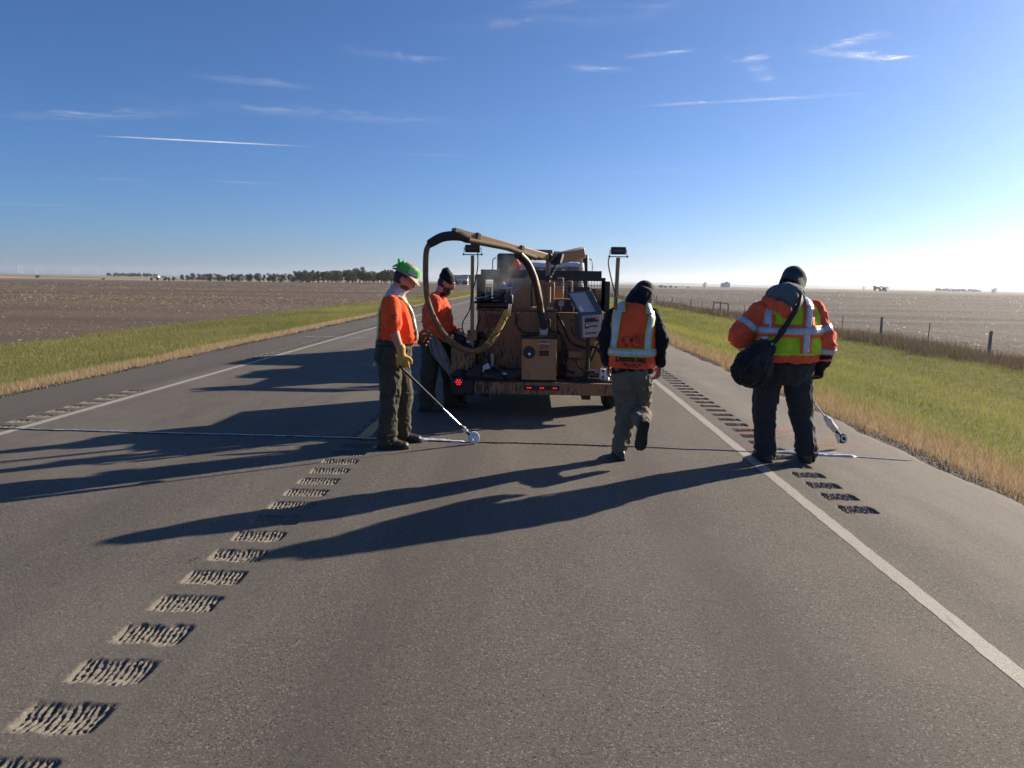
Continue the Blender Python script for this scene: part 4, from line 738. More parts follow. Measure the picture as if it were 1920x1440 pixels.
post(-.705, 8.30, .80, 1.86, .0); post(.955, 8.45, .44, 1.865, .03)
MB().box((-.76, 8.25, .88), (-.65, 8.36, 1.0)).build('post_socket', TAND, tr, .006); MB().bar((.90, 8.5, 1.12), (1.02, 8.5, 1.12), .03, .05).build('post_rail', TANC, tr); MB().bar((.70, 8.55, 1.205), (1.02, 8.55, 1.205), .04, .03).build('post_rail', TANC, tr)

# ------------------------------------------------------------------ flatbed truck ahead of the trailer
tk = thing('flatbed_truck', (.18, 12.5, 0), 'black flatbed truck with slatted tail rack, towing the trailer', 'truck')
MB().box((-.97, 12.45, .95), (1.32, 16.0, 1.06)).build('bed', BLK, tk, .01)
MB().box((-.89, 12.45, 1.60), (1.18, 12.53, 1.775)).build('tailgate_rail', BLK, tk, .006); MB().box((-.89, 12.455, 1.062), (1.18, 12.525, 1.18)).build('tailgate_rail', BLK, tk, .006)
for a, b, z in ((-.985, -.83, 1.69), (-.915, -.83, 1.775), (1.185, 1.33, 1.60), (1.185, 1.25, 1.66)): MB().box((a, 12.448, 1.065), (b, 12.532, z)).build('tailgate_post', BLK, tk, .004)
MB().box((-.70, 12.46, 1.19), (-.34, 12.52, 1.60)).build('tailgate_panel', BLK, tk); MB().box((.62, 12.46, 1.19), (.98, 12.52, 1.50)).build('tailgate_panel', BLK, tk)
for x in np.arange(-.82, -.70, .03): MB().tube([(x, 12.49, 1.18), (x, 12.49, 1.60)], .004, 5).build('mesh_wire', BLK, tk)
for z in np.arange(1.22, 1.6, .05): MB().tube([(-.83, 12.492, z), (-.70, 12.492, z)], .004, 5).build('mesh_wire', BLK, tk); MB().tube([(.45, 12.492, z), (1.18, 12.492, z)], .004, 5).build('mesh_wire', BLK, tk)
for x in np.arange(.46, 1.18, .05): MB().tube([(x, 12.49, 1.18), (x, 12.49, 1.60)], .004, 5).build('mesh_wire', BLK, tk)
for s, x in ((-1, -.95), (1, 1.30)): MB().box((x-.02, 12.54, 1.06), (x+.02, 15.9, 1.45)).build('side_rack', BLK, tk)
MB().box((-.90, 16.0, .55), (1.26, 18.3, 1.35)).build('cab_body', BLK, tk, .06)
MB().add([(-.83, 16.0, 1.3), (1.22, 16.0, 1.3), (1.22, 18.0, 1.3), (-.83, 18.0, 1.3), (-.82, 16.05, 2.2), (1.215, 16.05, 2.2), (1.15, 17.4, 2.2), (-.78, 17.4, 2.2)], [(0, 3, 2, 1), (4, 5, 6, 7), (0, 1, 5, 4), (1, 2, 6, 5), (2, 3, 7, 6), (3, 0, 4, 7)]).build('cab', BLK, tk, .05)
MB().box((-.55, 15.985, 1.62), (.95, 16.02, 2.02)).build('rear_window', GLAS, tk, .02)
for s, x in ((-1, -.83), (1, 1.22)): MB().tube(catmull([(x, 16.02, 2.1), (x+s*.075, 16.02, 2.06), (x+s*.085, 16.02, 1.90), (x+s*.07, 16.02, 1.74), (x, 16.02, 1.72)], 5), .012, 6).build('grab_handle', STL, tk)
lb = MB().box((0.0, 16.3, 2.225), (.42, 16.6, 2.30)).build('light_bar', mat('amber_lens', (.10, .13, .12), .2), tk, .01); MB().box((.45, 16.4, 2.21), (.62, 16.6, 2.27)).build('roof_marker', BLK, tk, .01)
for sx in (-.78, 1.12):
    for y in (14.6, 17.6):
        w_ = MB().lathe([(.02, -.13), (.24, -.13), (.36, -.14), (.40, -.1), (.405, 0), (.40, .1), (.36, .14), (.24, .13), (.02, .13)], (sx, y, .405), (1, 0, 0), 32).build('wheel', RUB, tk); MB().lathe([(0, .10), (.1, .10), (.2, .08), (.235, .135)], (sx, y, .405), (-1 if sx < 0 else 1, 0, 0), 24).build('rim', STL, w_)
for x in (-.4, .7): MB().box((x, 12.6, .72), (x+.1, 18, .95)).build('chassis_rail', BLK, tk)
for x in (-.8, 1.05): MB().box((x, 12.44, .80), (x+.1, 12.47, .86)).build('tail_lamp', REDOFF, tk)
# cargo: cartons of sealant under a white sheet, seen over the tail rack
CARD = mat('brown_cardboard', (.40, .28, .17), .85, var=.15, scale=6); SHEET = mat('white_plastic_sheet', (.66, .68, .72), .35, var=.06, bump=.5, bscale=12)
xs_ = np.linspace(-.38, .90, 7)
for k in range(6): 
    for r_ in range(3):
        z0 = 1.062+r_*.286
        lbl = f"{('leftmost', 'second', 'third', 'fourth', 'fifth', 'rightmost')[k]} cardboard carton in the {('bottom', 'middle', 'top')[r_]} row on the truck bed"
        bx_o = MB().box((xs_[k]+.005, 14.0, z0), (xs_[k+1]-.005, 14.4, z0+.282)).build('carton', CARD, None, .006, label=lbl, cat='carton', group='cartons on the truck bed')
        MB().box((xs_[k]+.07, 13.993, z0+.06), (xs_[k+1]-.07, 13.999, z0+.2)).build('paper_label', PAPER if k % 2 == 0 else GREYP, bx_o, sm=0)
X_, Y_ = np.meshgrid(np.linspace(-.42, .93, 40), np.linspace(13.95, 14.95, 24)); P_ = np.stack([X_.ravel(), Y_.ravel(), 0*X_.ravel()], -1)
edge_ = np.minimum.reduce([X_.ravel()+.42, .93-X_.ravel(), Y_.ravel()-13.95, 14.95-Y_.ravel()]); zz = 1.955+.03*vnoise(P_, 3, 2)+.015*vnoise(P_, 9, 4)+.05*np.clip((Y_.ravel()-14.0), 0, 1)-.09*np.exp(-edge_/.02)
q_ = (np.arange(23)[:, None]*40+np.arange(39)).ravel(); me = npmesh('plastic_sheet', np.stack([P_[:, 0], P_[:, 1], zz], -1), np.stack([q_, q_+1, q_+41, q_+40], -1)); me.materials.append(SHEET); smooth(me, 60)
so = place('plastic_sheet', me, (0, 0, 0), None); tag(so, 'crumpled white plastic sheet laid over the cartons on the truck', 'sheet'); sm_ = so.modifiers.new('thick', 'SOLIDIFY'); sm_.thickness = .006
MB().tube(catmull([(.935, 14.0, 1.95), (.95, 13.98, 1.80), (.93, 13.97, 1.62), (.95, 13.97, 1.45)], 5), [.05]*16, 8, flat=.5).build('plastic_wrap', SHEET, None, label='white plastic wrap hanging down the right side of the cartons', cat='sheet')
for y, dx, h in ((14.65, -.2, 2.05), (14.7, .45, 2.12)): MB().box((dx, y, 1.062), (dx+.55, y+.5, h-.05)).build('pallet_crate', CARD, None, .01, label='tall brown crate at the back of the cartons, '+('left' if dx < 0 else 'right')+' of the pair', cat='crate', group='crates behind the cartons')
# traffic cones on the tail of the truck
CONE = mat('orange_cone_plastic', (.80, .075, .02), .45, var=.12); CONEG = mat('grey_cone_collar', (.45, .46, .48), .4)
def cone(x, y, z, h, label):
    t_ = thing('traffic_cone', (x, y, z), label, 'traffic cone', 'cones on the truck'); MB().box((x-.13, y-.13, z), (x+.13, y+.13, z+.025)).build('base', CONE, t_, .01); MB().lathe([(.105, .025), (.03, h), (.022, h), (0, h)], (x, y, z), n=20).build('body', CONE, t_); MB().lathe([(.105-.075*.5+.003, h*.5), (.105-.075*.68+.003, h*.68)], (x, y, z), n=20).build('collar', CONEG, t_)
cone(-.27, 12.20, 1.262, .36, 'orange traffic cone low behind the hopper') if False else None
cone(-.29, 12.75, 1.062, .60, 'orange traffic cone standing on the truck bed behind the tail rack')
# orange jacket hung over the tail rack
jk = MB(); 
for k in range(14):
    t = k/13; w_ = .022+.07*min(1, t*1.3); z = 1.985-.205*t; jk.v += [(-.305+w_*math.cos(a)*(1+.12*math.sin(5*a+k)), 12.60+.05*math.sin(a), z) for a in np.linspace(0, 2*math.pi, 17)[:-1]]
jk.f = [(i*16+k, i*16+(k+1) % 16, (i+1)*16+(k+1) % 16, (i+1)*16+k) for i in range(13) for k in range(16)]
jko = jk.build('orange_jacket', mat('orange_cloth', (.72, .085, .03), .85, var=.15, bump=.4), None, label='orange safety jacket bundled on the tail rack of the truck', cat='jacket'); MB().ell((-.30, 12.60, 1.975), (.035, .04, .03)).build('collar', CONEG, jko); MB().ell((-.175, 12.60, 1.85), (.04, .04, .06)).build('cuff', RAG, jko)
# ------------------------------------------------------------------ people
SKIN = mat('skin', (.42, .22, .15), .55, var=.12, scale=14); SKINR = mat('ruddy_skin', (.44, .20, .14), .55, var=.14, scale=14)
def fabric(name, col, rough=.85, var=.16, scale=7., bump=.35, bscale=55, stain=None, sstr=.5):
    t = Nt(name); c = t.pos(); n = t.noise(c, scale, 5, .6); d = tuple(x*(1-var) for x in col); h = tuple(min(1, x*(1+var)) for x in col); colr = t.mix(t.ramp(n, .3, .7), d, h)
    if stain: colr = t.mix(t.math('MULTIPLY', t.ramp(t.noise(c, 5.5, 5, .7), .52, .68), sstr), colr, stain)
    hgt = t.math('ADD', t.noise(c, bscale, 4), t.math('MULTIPLY', t.noise(c, 420, 2), .35))
    t.done(colr, rough, normal=t.bump(hgt, bump, .004), Specular_IOR_Level=.2); t.b.inputs['Sheen Weight'].default_value = .08; return t.m
ORANGE = fabric('orange_knit', (.90, .085, .018)); ORANGE2 = fabric('faded_orange_knit', (.72, .095, .035), stain=(.35, .05, .03), sstr=.35); ORANGEV = fabric('orange_vest_mesh', (.95, .10, .028), bscale=160); ORANGEJ = fabric('orange_jacket_shell', (.82, .11, .045), stain=(.35, .07, .04), sstr=.4)
LIME = fabric('lime_mesh', (.50, .66, .03), bscale=160); SILV = mat('silver_reflective_tape', (.46, .49, .53), .32, .15, var=.08, scale=14, bump=.25, bscale=30); LIMET = mat('lime_trim', (.50, .78, .06), .6, var=.08); ORT = mat('orange_trim', (.95, .12, .03), .6, var=.06)
OLIVE = fabric('olive_canvas', (.060, .052, .036), stain=(.03, .027, .02), bump=.5); KHAKI = fabric('khaki_canvas', (.135, .115, .085), stain=(.07, .06, .045), bump=.5); DENIM = fabric('dark_work_denim', (.032, .034, .036), stain=(.05, .05, .05), sstr=.25, bump=.5); BROWNP = fabric('brown_canvas', (.055, .045, .035), stain=(.02, .018, .015), bump=.5)
HOODB = fabric('black_fleece', (.010, .011, .014)); KNITB = fabric('black_knit', (.010, .012, .013), bump=.8, bscale=130); KNITG = fabric('charcoal_knit', (.045, .058, .056), bump=.9, bscale=120); GREYH = fabric('grey_fleece', (.10, .115, .13)); GAIT = fabric('pale_grey_gaiter', (.42, .44, .48))
BOOT = mat('scuffed_brown_leather', (.045, .034, .026), .55, var=.4, scale=14, bump=.4); SOLE = mat('boot_sole', (.022, .02, .018), .8, var=.3); GLOVEY = mat('yellow_leather_glove', (.55, .29, .05), .65, var=.25, scale=16, bump=.4); GLOVEB = mat('black_work_glove', (.014, .014, .015), .7, var=.3, bump=.4)
HAIR = mat('dark_brown_hair', (.018, .011, .008), .6, var=.4, scale=60, bump=.9, bscale=220); BEARD = mat('brown_beard', (.07, .032, .016), .7, var=.5, scale=50, bump=1.0, bscale=180); GREENB = fabric('green_bandana', (.10, .52, .07)); STRAW = mat('tan_hat_shell', (.30, .24, .16), .7, var=.3, scale=20); PRINT = mat('black_print', (.018, .015, .014), .7, var=.2)
EYEW = mat('eye', (.5, .5, .48), .2, var=.05)
def remesh(mb, voxel, it=3, fac=.5):
    me = mb.mesh('tmp'); o = bpy.data.objects.new('tmp', me); COL.objects.link(o); r = o.modifiers.new('r', 'REMESH'); r.mode = 'VOXEL'; r.voxel_size = voxel; r.adaptivity = 0
    if it: s = o.modifiers.new('s', 'SMOOTH'); s.factor = fac; s.iterations = it
    bpy.context.view_layer.update(); ev = bpy.data.meshes.new_from_object(o.evaluated_get(bpy.context.evaluated_depsgraph_get())); bpy.data.objects.remove(o); bpy.data.meshes.remove(me); return ev
def verts(me): A = np.empty(len(me.vertices)*3); me.vertices.foreach_get('co', A); return A.reshape(-1, 3)
def norms(me): A = np.empty(len(me.vertices)*3); me.vertex_normals.foreach_get('vector', A); return A.reshape(-1, 3)
def skinned(name, mb, m_, parent, voxel=.009, it=4, fold=None, **t):
    me = remesh(mb, voxel, it); V = verts(me)
    if fold is not None: V = V + norms(me)*fold(V)[:, None]
    c = (V.min(0)+V.max(0))/2 if parent is not None else WL_root
    me.vertices.foreach_set('co', (V-c).ravel().astype(np.float32)); me.update(); me.name = name; me.materials.clear(); me.materials.append(m_); smooth(me, 180)
    o = place(name, me, tuple(c), parent); tag(o, **t); return o
def bvh_of(o):
    me = o.data; w = WL[o]; return BVHTree.FromPolygons([v.co + w for v in me.vertices], [tuple(p.vertices) for p in me.polygons])
def ridge_(n): return 1-2*np.abs(n)
def cloth(amp=.01, s=(9, 9, 16), seed=0, zones=()):
    """drape folds; zones: (z, spread, amplitude) where cloth bunches into level rings"""
    def f(V):
        w = V + .05*np.stack([vnoise(V, 6, seed+1), vnoise(V, 6, seed+2), vnoise(V, 6, seed+3)], -1)
        S_ = np.array(s)*1.35; d = amp*1.15*(ridge_(vnoise(w, S_, seed))*.8 + .5*ridge_(vnoise(w, S_*2.1, seed+4)) + .2*ridge_(vnoise(w, S_*4, seed+6)) - .25)
        for z, sp_, a in zones: d = d + a*np.exp(-((V[:, 2]-z)/sp_)**2)*ridge_(vnoise(w, (7, 7, 30), seed+8))
        return d
    return f
class Fr:
    def __init__(s, x, y, ang): s.o = np.array([x, y, 0.]); a = rad(ang); s.f = np.array([math.cos(a), math.sin(a), 0]); s.r = np.array([math.sin(a), -math.cos(a), 0]); s.u = np.array([0, 0, 1.])
    def __call__(s, f, r, u): return s.o + s.f*f + s.r*r + s.u*u
    def W(s, x, r, u):       # by world x instead of forward (for a figure seen side-on)
        f = (x - s.o[0] - s.r[0]*r)/s.f[0]; return s(f, r, u)
def rot_frame(F, pitch=0., yaw=0., roll=0.):
    """3x3 columns right, forward, up for a head; pitch>0 looks down, yaw>0 turns to its right"""
    B = Matrix((F.r, F.f, F.u)).transposed(); return B @ Matrix.Rotation(rad(-yaw), 3, 'Z') @ Matrix.Rotation(rad(-pitch), 3, 'X') @ Matrix.Rotation(rad(roll), 3, 'Y')
def chain(mb, P, R, n=14, sub=5, flat=1.0):
    p, r = catmull(P, sub, [[x] for x in R]); r = [float(x[0]) for x in r]
    # rounded ends
    d0 = p[0]-p[1]; d0 = d0/np.linalg.norm(d0); d1 = p[-1]-p[-2]; d1 = d1/np.linalg.norm(d1)
    pre = [p[0]+d0*r[0]*k for k in (.85, .55)]; post_ = [p[-1]+d1*r[-1]*k for k in (.55, .85)]
    mb.tube(pre+p+post_, [r[0]*.45, r[0]*.82]+r+[r[-1]*.82, r[-1]*.45], n, flat=flat)
def torso(mb, F, rings, n=28):
    R = []
    for (f, r, u, hw, hd) in rings: R.append((F(f, r, u), F.r*hw, F.f*hd))
    mb.rings(R, n)
def head(mb, C, B):
    n, m = 30, 24; V = []
    for i in range(m+1):
        ph = math.pi*i/m
        for k in range(n):
            a = 2*math.pi*k/n; x, y, z = .076*math.sin(ph)*math.cos(a), .098*math.sin(ph)*math.sin(a), .118*math.cos(ph)
            t = min(1, max(0, (-z-.02)/.1)); x *= 1-.25*t; y = y*(1-.42*t) if y < 0 else y+.012*t
            if y > 0:
                g = lambda x0, z0, sx, sz: math.exp(-((x-x0)/sx)**2-((z-z0)/sz)**2)
                y += .028*g(0, -.022, .015, .022)+.012*g(0, .008, .013, .022)-.010*g(.033, .010, .017, .013)-.010*g(-.033, .010, .017, .013)+.006*g(0, .034, .045, .010)+.007*g(0, -.058, .024, .010)-.004*g(0, -.072, .03, .008)+.008*g(0, -.095, .025, .016)
            V.append(tuple(C + np.array(B @ Vector((x, y, z)))))
    F_ = [(i*n+k, (i+1)*n+k, (i+1)*n+(k+1) % n, i*n+(k+1) % n) for i in range(m) for k in range(n)]
    mb.add(V, F_)
    for s in (-1, 1): mb.ell(Vector(C) + B @ Vector((s*.079, -.008, -.008)), (.011, .02, .032), B)
def hand(mb, wrist, d, side, back, curl=.5, size=1.0, fat=1.0, spread=.12):
    """wrist point, d = direction of the fingers, side = towards the thumb, back = out of the back of the hand"""
    d = Vector(d).normalized(); side = Vector(side); side = (side-d*side.dot(d)).normalized(); bk = d.cross(side) if Vector(back).dot(d.cross(side)) > 0 else side.cross(d); w = Vector(wrist); S = size
    R = [(w, side*.026*S*fat, bk*.020*S*fat)]
    for t, hw, hh in ((.02, .030, .019), (.045, .040, .0165), (.075, .043, .015), (.095, .040, .013)): R.append((w+d*t*S, side*hw*S*fat, bk*hh*S*fat))
    mb.rings([(tuple(c), tuple(a), tuple(b)) for c, a, b in R], 16)
    for k, L in enumerate((.068, .077, .071, .056)):
        b = w+d*.088*S+side*((.031-.0205*k)*S*fat); dirn = (d+side*(spread*(1.2-.8*k)*.5)).normalized(); P = [b-dirn*.02*S]; cur = dirn; p = b; ang = curl*(.75+.12*k)
        for q, sl in enumerate((.45, .32, .25)):
            P.append(p); cur = Matrix.Rotation(-ang if bk.dot(side.cross(cur)) > 0 else ang, 3, side) @ cur; p = p+cur*L*S*sl
        P.append(p); chain(mb, [tuple(x) for x in P], [.0095*S*fat, .0092*S*fat, .0088*S*fat, .0082*S*fat, .007*S*fat], 8, 3)
    tb_ = w+d*.03*S+side*.026*S*fat; t1 = tb_+(d*.55+side*.75-bk*.25).normalized()*.036*S; t2 = t1+(d*.85+side*.30-bk*.45).normalized()*.030*S; t3 = t2+(d*.95-side*.05-bk*.5).normalized()*.022*S
    chain(mb, [tuple(x) for x in (tb_-side*.01, t1, t2, t3)], [.014*S*fat, .0115*S*fat, .0105*S*fat, .008*S*fat], 9, 3)
def boot(parent, ank, heading, upv=(0, 0, 1), size=1.0):
    h = Vector(heading).normalized(); u = Vector(upv); u = (u-h*u.dot(h)).normalized(); s = h.cross(u); A = Vector(ank); S = size; g = A-u*.095*S
    mb = MB(); R = []
    for t, hw, hh, zc in ((-.085, .020, .022, .04), (-.078, .034, .036, .046), (-.05, .040, .050, .056), (0, .042, .056, .062), (.05, .044, .050, .056), (.10, .049, .040, .046), (.15, .050, .033, .040), (.185, .042, .028, .036), (.205, .022, .018, .032)): R.append((tuple(g+h*t*S+u*zc*S), tuple(s*hw*S), tuple(u*hh*S)))
    mb.rings(R, 18); chain(mb, [tuple(g+u*.06*S), tuple(A+u*.03*S), tuple(A+u*.12*S)], [.047*S, .050*S, .056*S], 14)
    o = skinned('boot', mb, BOOT, parent, .007, 3, lambda V: .003*vnoise(V, 40, 2))
    sl = MB(); V = []; prof = [(-.092, .025), (-.082, .038), (-.04, .043), (.02, .040), (.08, .047), (.14, .054), (.185, .046), (.212, .022)]
    for z in (-.002, .024):
        for sg in (1, -1):
            for t, w_ in (prof if sg == 1 else prof[::-1]): V.append(g+h*t*S+s*w_*sg*S+u*z*S)
    n = len(prof)*2; sl.add(V, [tuple(range(n))[::-1], tuple(range(n, 2*n))]+[(k, (k+1) % n, n+(k+1) % n, n+k) for k in range(n)]); sl.build('sole', SOLE, o, .003)
    return o
def ribbon(bv, P, width, off, m_, name, parent, step=.012, closed=False, sub=8, snap=True):
    p = catmull(P, sub) if len(P) > 2 else [np.array(P[0], float)+(np.array(P[1], float)-np.array(P[0], float))*k/30 for k in range(31)]
    pts = [Vector(x) for x in p]; hit = []
    for x in pts:
        r = bv.find_nearest(x); hit.append((r[0], r[1]) if r[0] is not None else (x, Vector((0, -1, 0))))
    H_ = np.array([tuple(c) for c, _ in hit]); N_ = np.array([tuple(x) for _, x in hit])
    for _ in range(10): H_[1:-1] = .5*H_[1:-1]+.25*(H_[:-2]+H_[2:]); N_[1:-1] = .5*N_[1:-1]+.25*(N_[:-2]+N_[2:])
    hit = [(Vector(a), Vector(b_).normalized()) for a, b_ in zip(H_, N_)]
    V = []; W_ = 5
    for i, (c, nn) in enumerate(hit):
        t = (hit[min(i+1, len(hit)-1)][0]-hit[max(i-1, 0)][0]); t = t.normalized() if t.length > 1e-6 else Vector((0, 0, 1)); s = t.cross(nn).normalized()
        for k in range(W_):
            q = c + s*(width*(k/(W_-1)-.5)); r = bv.find_nearest(q+nn*.01)
            V.append((r[0]+r[1]*off) if r[0] is not None else q+nn*off)
    mb = MB().add(V, [(i*W_+k, i*W_+k+1, (i+1)*W_+k+1, (i+1)*W_+k) for i in range(len(hit)-1) for k in range(W_-1)]); o = mb.build(name, m_, parent, sm=60)
    sd_ = o.modifiers.new('thick', 'SOLIDIFY'); sd_.thickness = .003; sd_.offset = 1; return o
def panel(bv, P, width, off, m_, name, parent, din, sub=10):
    """tape laid on the back: a strip of (x, z) world points cast on along din"""
    p = catmull([(x, 0, z) for x, z in P], sub) if len(P) > 2 else [np.array([P[0][0]+(P[1][0]-P[0][0])*k/16, 0, P[0][1]+(P[1][1]-P[0][1])*k/16]) for k in range(17)]
    din = Vector(din).normalized(); mb = MB(); prev = None; W_ = 5
    for i, c in enumerate(p):
        t_ = p[min(i+1, len(p)-1)]-p[max(i-1, 0)]; s = np.array([t_[2], 0, -t_[0]]); s = s/np.linalg.norm(s); row = []
        for k in range(W_):
            q = c+s*width*(k/(W_-1)-.5); r = bv.ray_cast(Vector((q[0], WL_root[1], q[2]))-din*1.0, din, 1.6); row.append(r[0]-din*off if r[0] is not None else None)
        if any(x is None for x in row): prev = None; continue
        b_ = len(mb.v); mb.v += [tuple(x) for x in row]
        if prev is not None: mb.f += [(prev+k, prev+k+1, b_+k+1, b_+k) for k in range(W_-1)]
        prev = b_
    o = mb.build(name, m_, parent, sm=60); sd_ = o.modifiers.new('thick', 'SOLIDIFY'); sd_.thickness = .003; sd_.offset = 0; return o
def hoop(bv, C, ax, width, off, m_, name, parent, a0=0., a1=360., n=64, rmax=.6, tilt=0.):
    """band round a limb or trunk: rays out from its axis"""
    C, ax = Vector(C), Vector(ax).normalized(); u = ax.orthogonal().normalized(); w = ax.cross(u); V = []; W_ = 4; rows = []
    for i in range(n+1):
        a = rad(a0+(a1-a0)*i/n); d = u*math.cos(a)+w*math.sin(a); row = []
        for k in range(W_):
            o_ = C+ax*(width*(k/(W_-1)-.5)); r = bv.ray_cast(o_, d, rmax); row.append((r[0]+d*off) if r[0] is not None else None)
        rows.append(row)
    mb = MB(); prev = None
    for row in rows:
        if any(x is None for x in row): prev = None; continue
        b = len(mb.v); mb.v += [tuple(x) for x in row]
        if prev is not None: mb.f += [(prev+k, prev+k+1, b+k+1, b+k) for k in range(W_-1)]
        prev = b
    o = mb.build(name, m_, parent, sm=60); sd_ = o.modifiers.new('thick', 'SOLIDIFY'); sd_.thickness = .003; sd_.offset = 0; return o
def printed(bv, V2, F2, c, xd, zd, din, off, m_, name, parent):
    c, xd, zd, din = Vector(c), Vector(xd), Vector(zd), Vector(din).normalized(); V = []
    for a, b in V2:
        p = c+xd*a+zd*b; r = bv.ray_cast(p-din*.5, din, 1.2); V.append((r[0]-din*off) if r[0] is not None else p)
    return MB().add(V, F2).build(name, m_, parent, sm=0)
def strokes(lines, w):
    V, F = [], []
    for ln in lines:
        for i in range(len(ln)-1):
            a, b = Vector((*ln[i], 0)), Vector((*ln[i+1], 0)); d = (b-a); 
            if d.length < 1e-5: continue
            d = d.normalized(); s = Vector((-d.y, d.x, 0))*w/2; k = len(V); V += [((a-s).x, (a-s).y), ((a+s).x, (a+s).y), ((b+s+d*w*.3).x, (b+s+d*w*.3).y), ((b-s+d*w*.3).x, (b-s+d*w*.3).y)]; F.append((k, k+1, k+2, k+3))
    return V, F
WL_root = None
def person(F, body, m_, label):
    global WL_root; WL_root = np.array([F.o[0], F.o[1], 0.]); return skinned('person', body, m_, None, .0062, 2, label=label, cat='person', group='road crew workers')

# ============ worker with the green-banded hat, seen from his right side
F = Fr(-1.27, 6.62, 10); X = F.W
hC = X(-1.192, .02, 1.575); hB = rot_frame(F, 30, 8)
sR, eR, wR = X(-1.285, .20, 1.345), X(-1.245, .265, 1.12), X(-1.185, .255, .925); sL, eL, wL = X(-1.285, -.19, 1.345), X(-1.27, -.25, 1.12), X(-1.13, -.20, 1.02)
kR, aR, kL, aL = X(-1.315, .115, .475), X(-1.345, .125, .095), X(-1.235, -.12, .475), X(-1.265, -.14, .095); hpR, hpL = X(-1.31, .09, .86), X(-1.30, -.09, .86)
b = MB(); head(b, hC, hB); chain(b, [X(-1.30, 0, 1.36), X(-1.265, .0, 1.44), hC+np.array(hB @ Vector((0, -.02, -.06)))], [.075, .060, .062])
torso(b, F, [(-.03, 0, .80, .13, .10), (-.01, 0, 1.0, .15, .13), (0, 0, 1.2, .16, .11), (-.02, 0, 1.36, .15, .08), (-.02, 0, 1.42, .06, .05)])
for s_, e_, w_ in ((sR, eR, wR), (sL, eL, wL)): chain(b, [s_, e_, w_], [.055, .046, .031])
for h_, k_, a_ in ((hpR, kR, aR), (hpL, kL, aL)): chain(b, [h_, k_, a_], [.085, .06, .045])
hand(b, wR+np.array([.004, 0, -.02]), (.12, .02, -1), (1, .2, 0), (0, -1, 0), .75); hand(b, wL, (1, -.1, -.25), (0, .2, 1), (0, 1, 0), .6, .85, .9)
p1 = person(F, b, SKINR, 'worker in orange shirt and green-banded hat holding a long sealing wand')
tr_ = MB(); torso(tr_, F, [(-.035, 0, .74, .15, .12), (-.04, 0, .84, .178, .165), (-.025, 0, .94, .178, .17), (-.015, 0, 1.02, .17, .165)])
for h_, k_, a_ in ((hpR, kR, aR), (hpL, kL, aL)): chain(tr_, [h_+F.u*.02, (h_+k_)/2+F.u*.02, k_, (k_+a_)/2, a_-F.u*.025], [.108, .102, .085, .082, .082])
skinned('trousers', tr_, OLIVE, p1, .009, 3, cloth(.009, (11, 11, 7), 3, [(.12, .09, .016), (.46, .10, .010), (.75, .08, .008)]))
hoop(bvh_of(bpy.data.objects[p1.children[0].name]), F(-.015, 0, .985), F.u, .035, .004, mat('black_belt', (.015, .012, .01), .5), 'belt', p1)
boot(p1, aR, (1, -.02, 0)); boot(p1, aL, (1, .02, 0))
sh = MB(); torso(sh, F, [(.005, 0, .985, .178, .178), (.012, 0, 1.06, .185, .185), (.005, 0, 1.16, .195, .165), (-.005, 0, 1.28, .205, .148), (-.02, 0, 1.37, .175, .11), (-.03, 0, 1.415, .10, .075), (-.03, 0, 1.44, .07, .06)])
chain(sh, [sR-F.r*.03+F.u*.01, sR, (sR+eR)/2+F.r*.005, eR*.82+sR*.18], [.075, .084, .080, .082]); chain(sh, [sL+F.r*.03+F.u*.01, sL, (sL+eL)/2, eL*.82+sL*.18], [.075, .084, .080, .082])
shirt = skinned('shirt', sh, ORANGE, p1, .009, 4, cloth(.007, (8, 8, 5), 5, [(1.02, .06, .008)])); bv = bvh_of(shirt)
gl = MB(); hand(gl, wR+np.array([.004, 0, -.02]), (.12, .02, -1), (1, .2, 0), (0, -1, 0), .8, 1.1, 1.28); chain(gl, [wR+np.array([-.004, 0, .035]), wR+np.array([.004, 0, -.03])], [.045, .036]); skinned('glove', gl, GLOVEY, p1, .006, 2)
gl = MB(); hand(gl, wL, (1, -.1, -.25), (0, .2, 1), (0, 1, 0), .6, 1.12, 1.45); chain(gl, [wL-F.f*.06, wL], [.045, .042]); skinned('glove', gl, GLOVEB, p1, .006, 2)
g_ = MB(); g_.rings([(X(-1.30, 0, 1.395), F.r*.088, F.f*.095), (X(-1.275, 0, 1.44), F.r*.082, F.f*.088), (X(-1.25, 0, 1.475), F.r*.076, F.f*.084+F.u*-.02), (X(-1.235, 0, 1.495), F.r*.070, F.f*.078+F.u*-.03), (X(-1.235, 0, 1.50), F.r*.05, F.f*.05)], 24); skinned('neck_gaiter', g_, GAIT, p1, .008, 2, cloth(.006, (8, 8, 26), 4))
# hair, beard, brimmed hat with bandana
hm = MB().ell(Vector(hC)+hB @ Vector((0, -.018, .012)), (.081, .092, .105), hB, 24, 16); hm.v = [v for v in hm.v]; hv = np.array(hm.v); loc = (hv-hC) @ np.array(hB); keepf = []
for f in hm.f:
    c = loc[list(f)].mean(0)
    if c[1] < .035 or c[2] > .06: keepf.append(f)
hm.f = keepf; hm.build('hair', HAIR, p1)
bd = MB().ell(Vector(hC)+hB @ Vector((0, .030, -.055)), (.066, .060, .052), hB, 22, 14); lv = np.array(bd.v); bd.v = [tuple(x) for x in lv+.006*vnoise(lv, 60, 3)[:, None]]; kf = []
for f in bd.f:
    c = ((np.array([bd.v[i] for i in f]).mean(0)-hC) @ np.array(hB))
    if c[2] < -.048 and abs(c[0]) > .012 or c[2] < -.085 or (abs(c[0]) > .052 and c[2] < .0): kf.append(f)
bd.f = kf; bd.build('beard', BEARD, p1)
htU = hB @ Vector((0, 0, 1)); htC = Vector(hC)+hB @ Vector((0, -.005, .055)); hat = MB()
n_ = 36; V = []
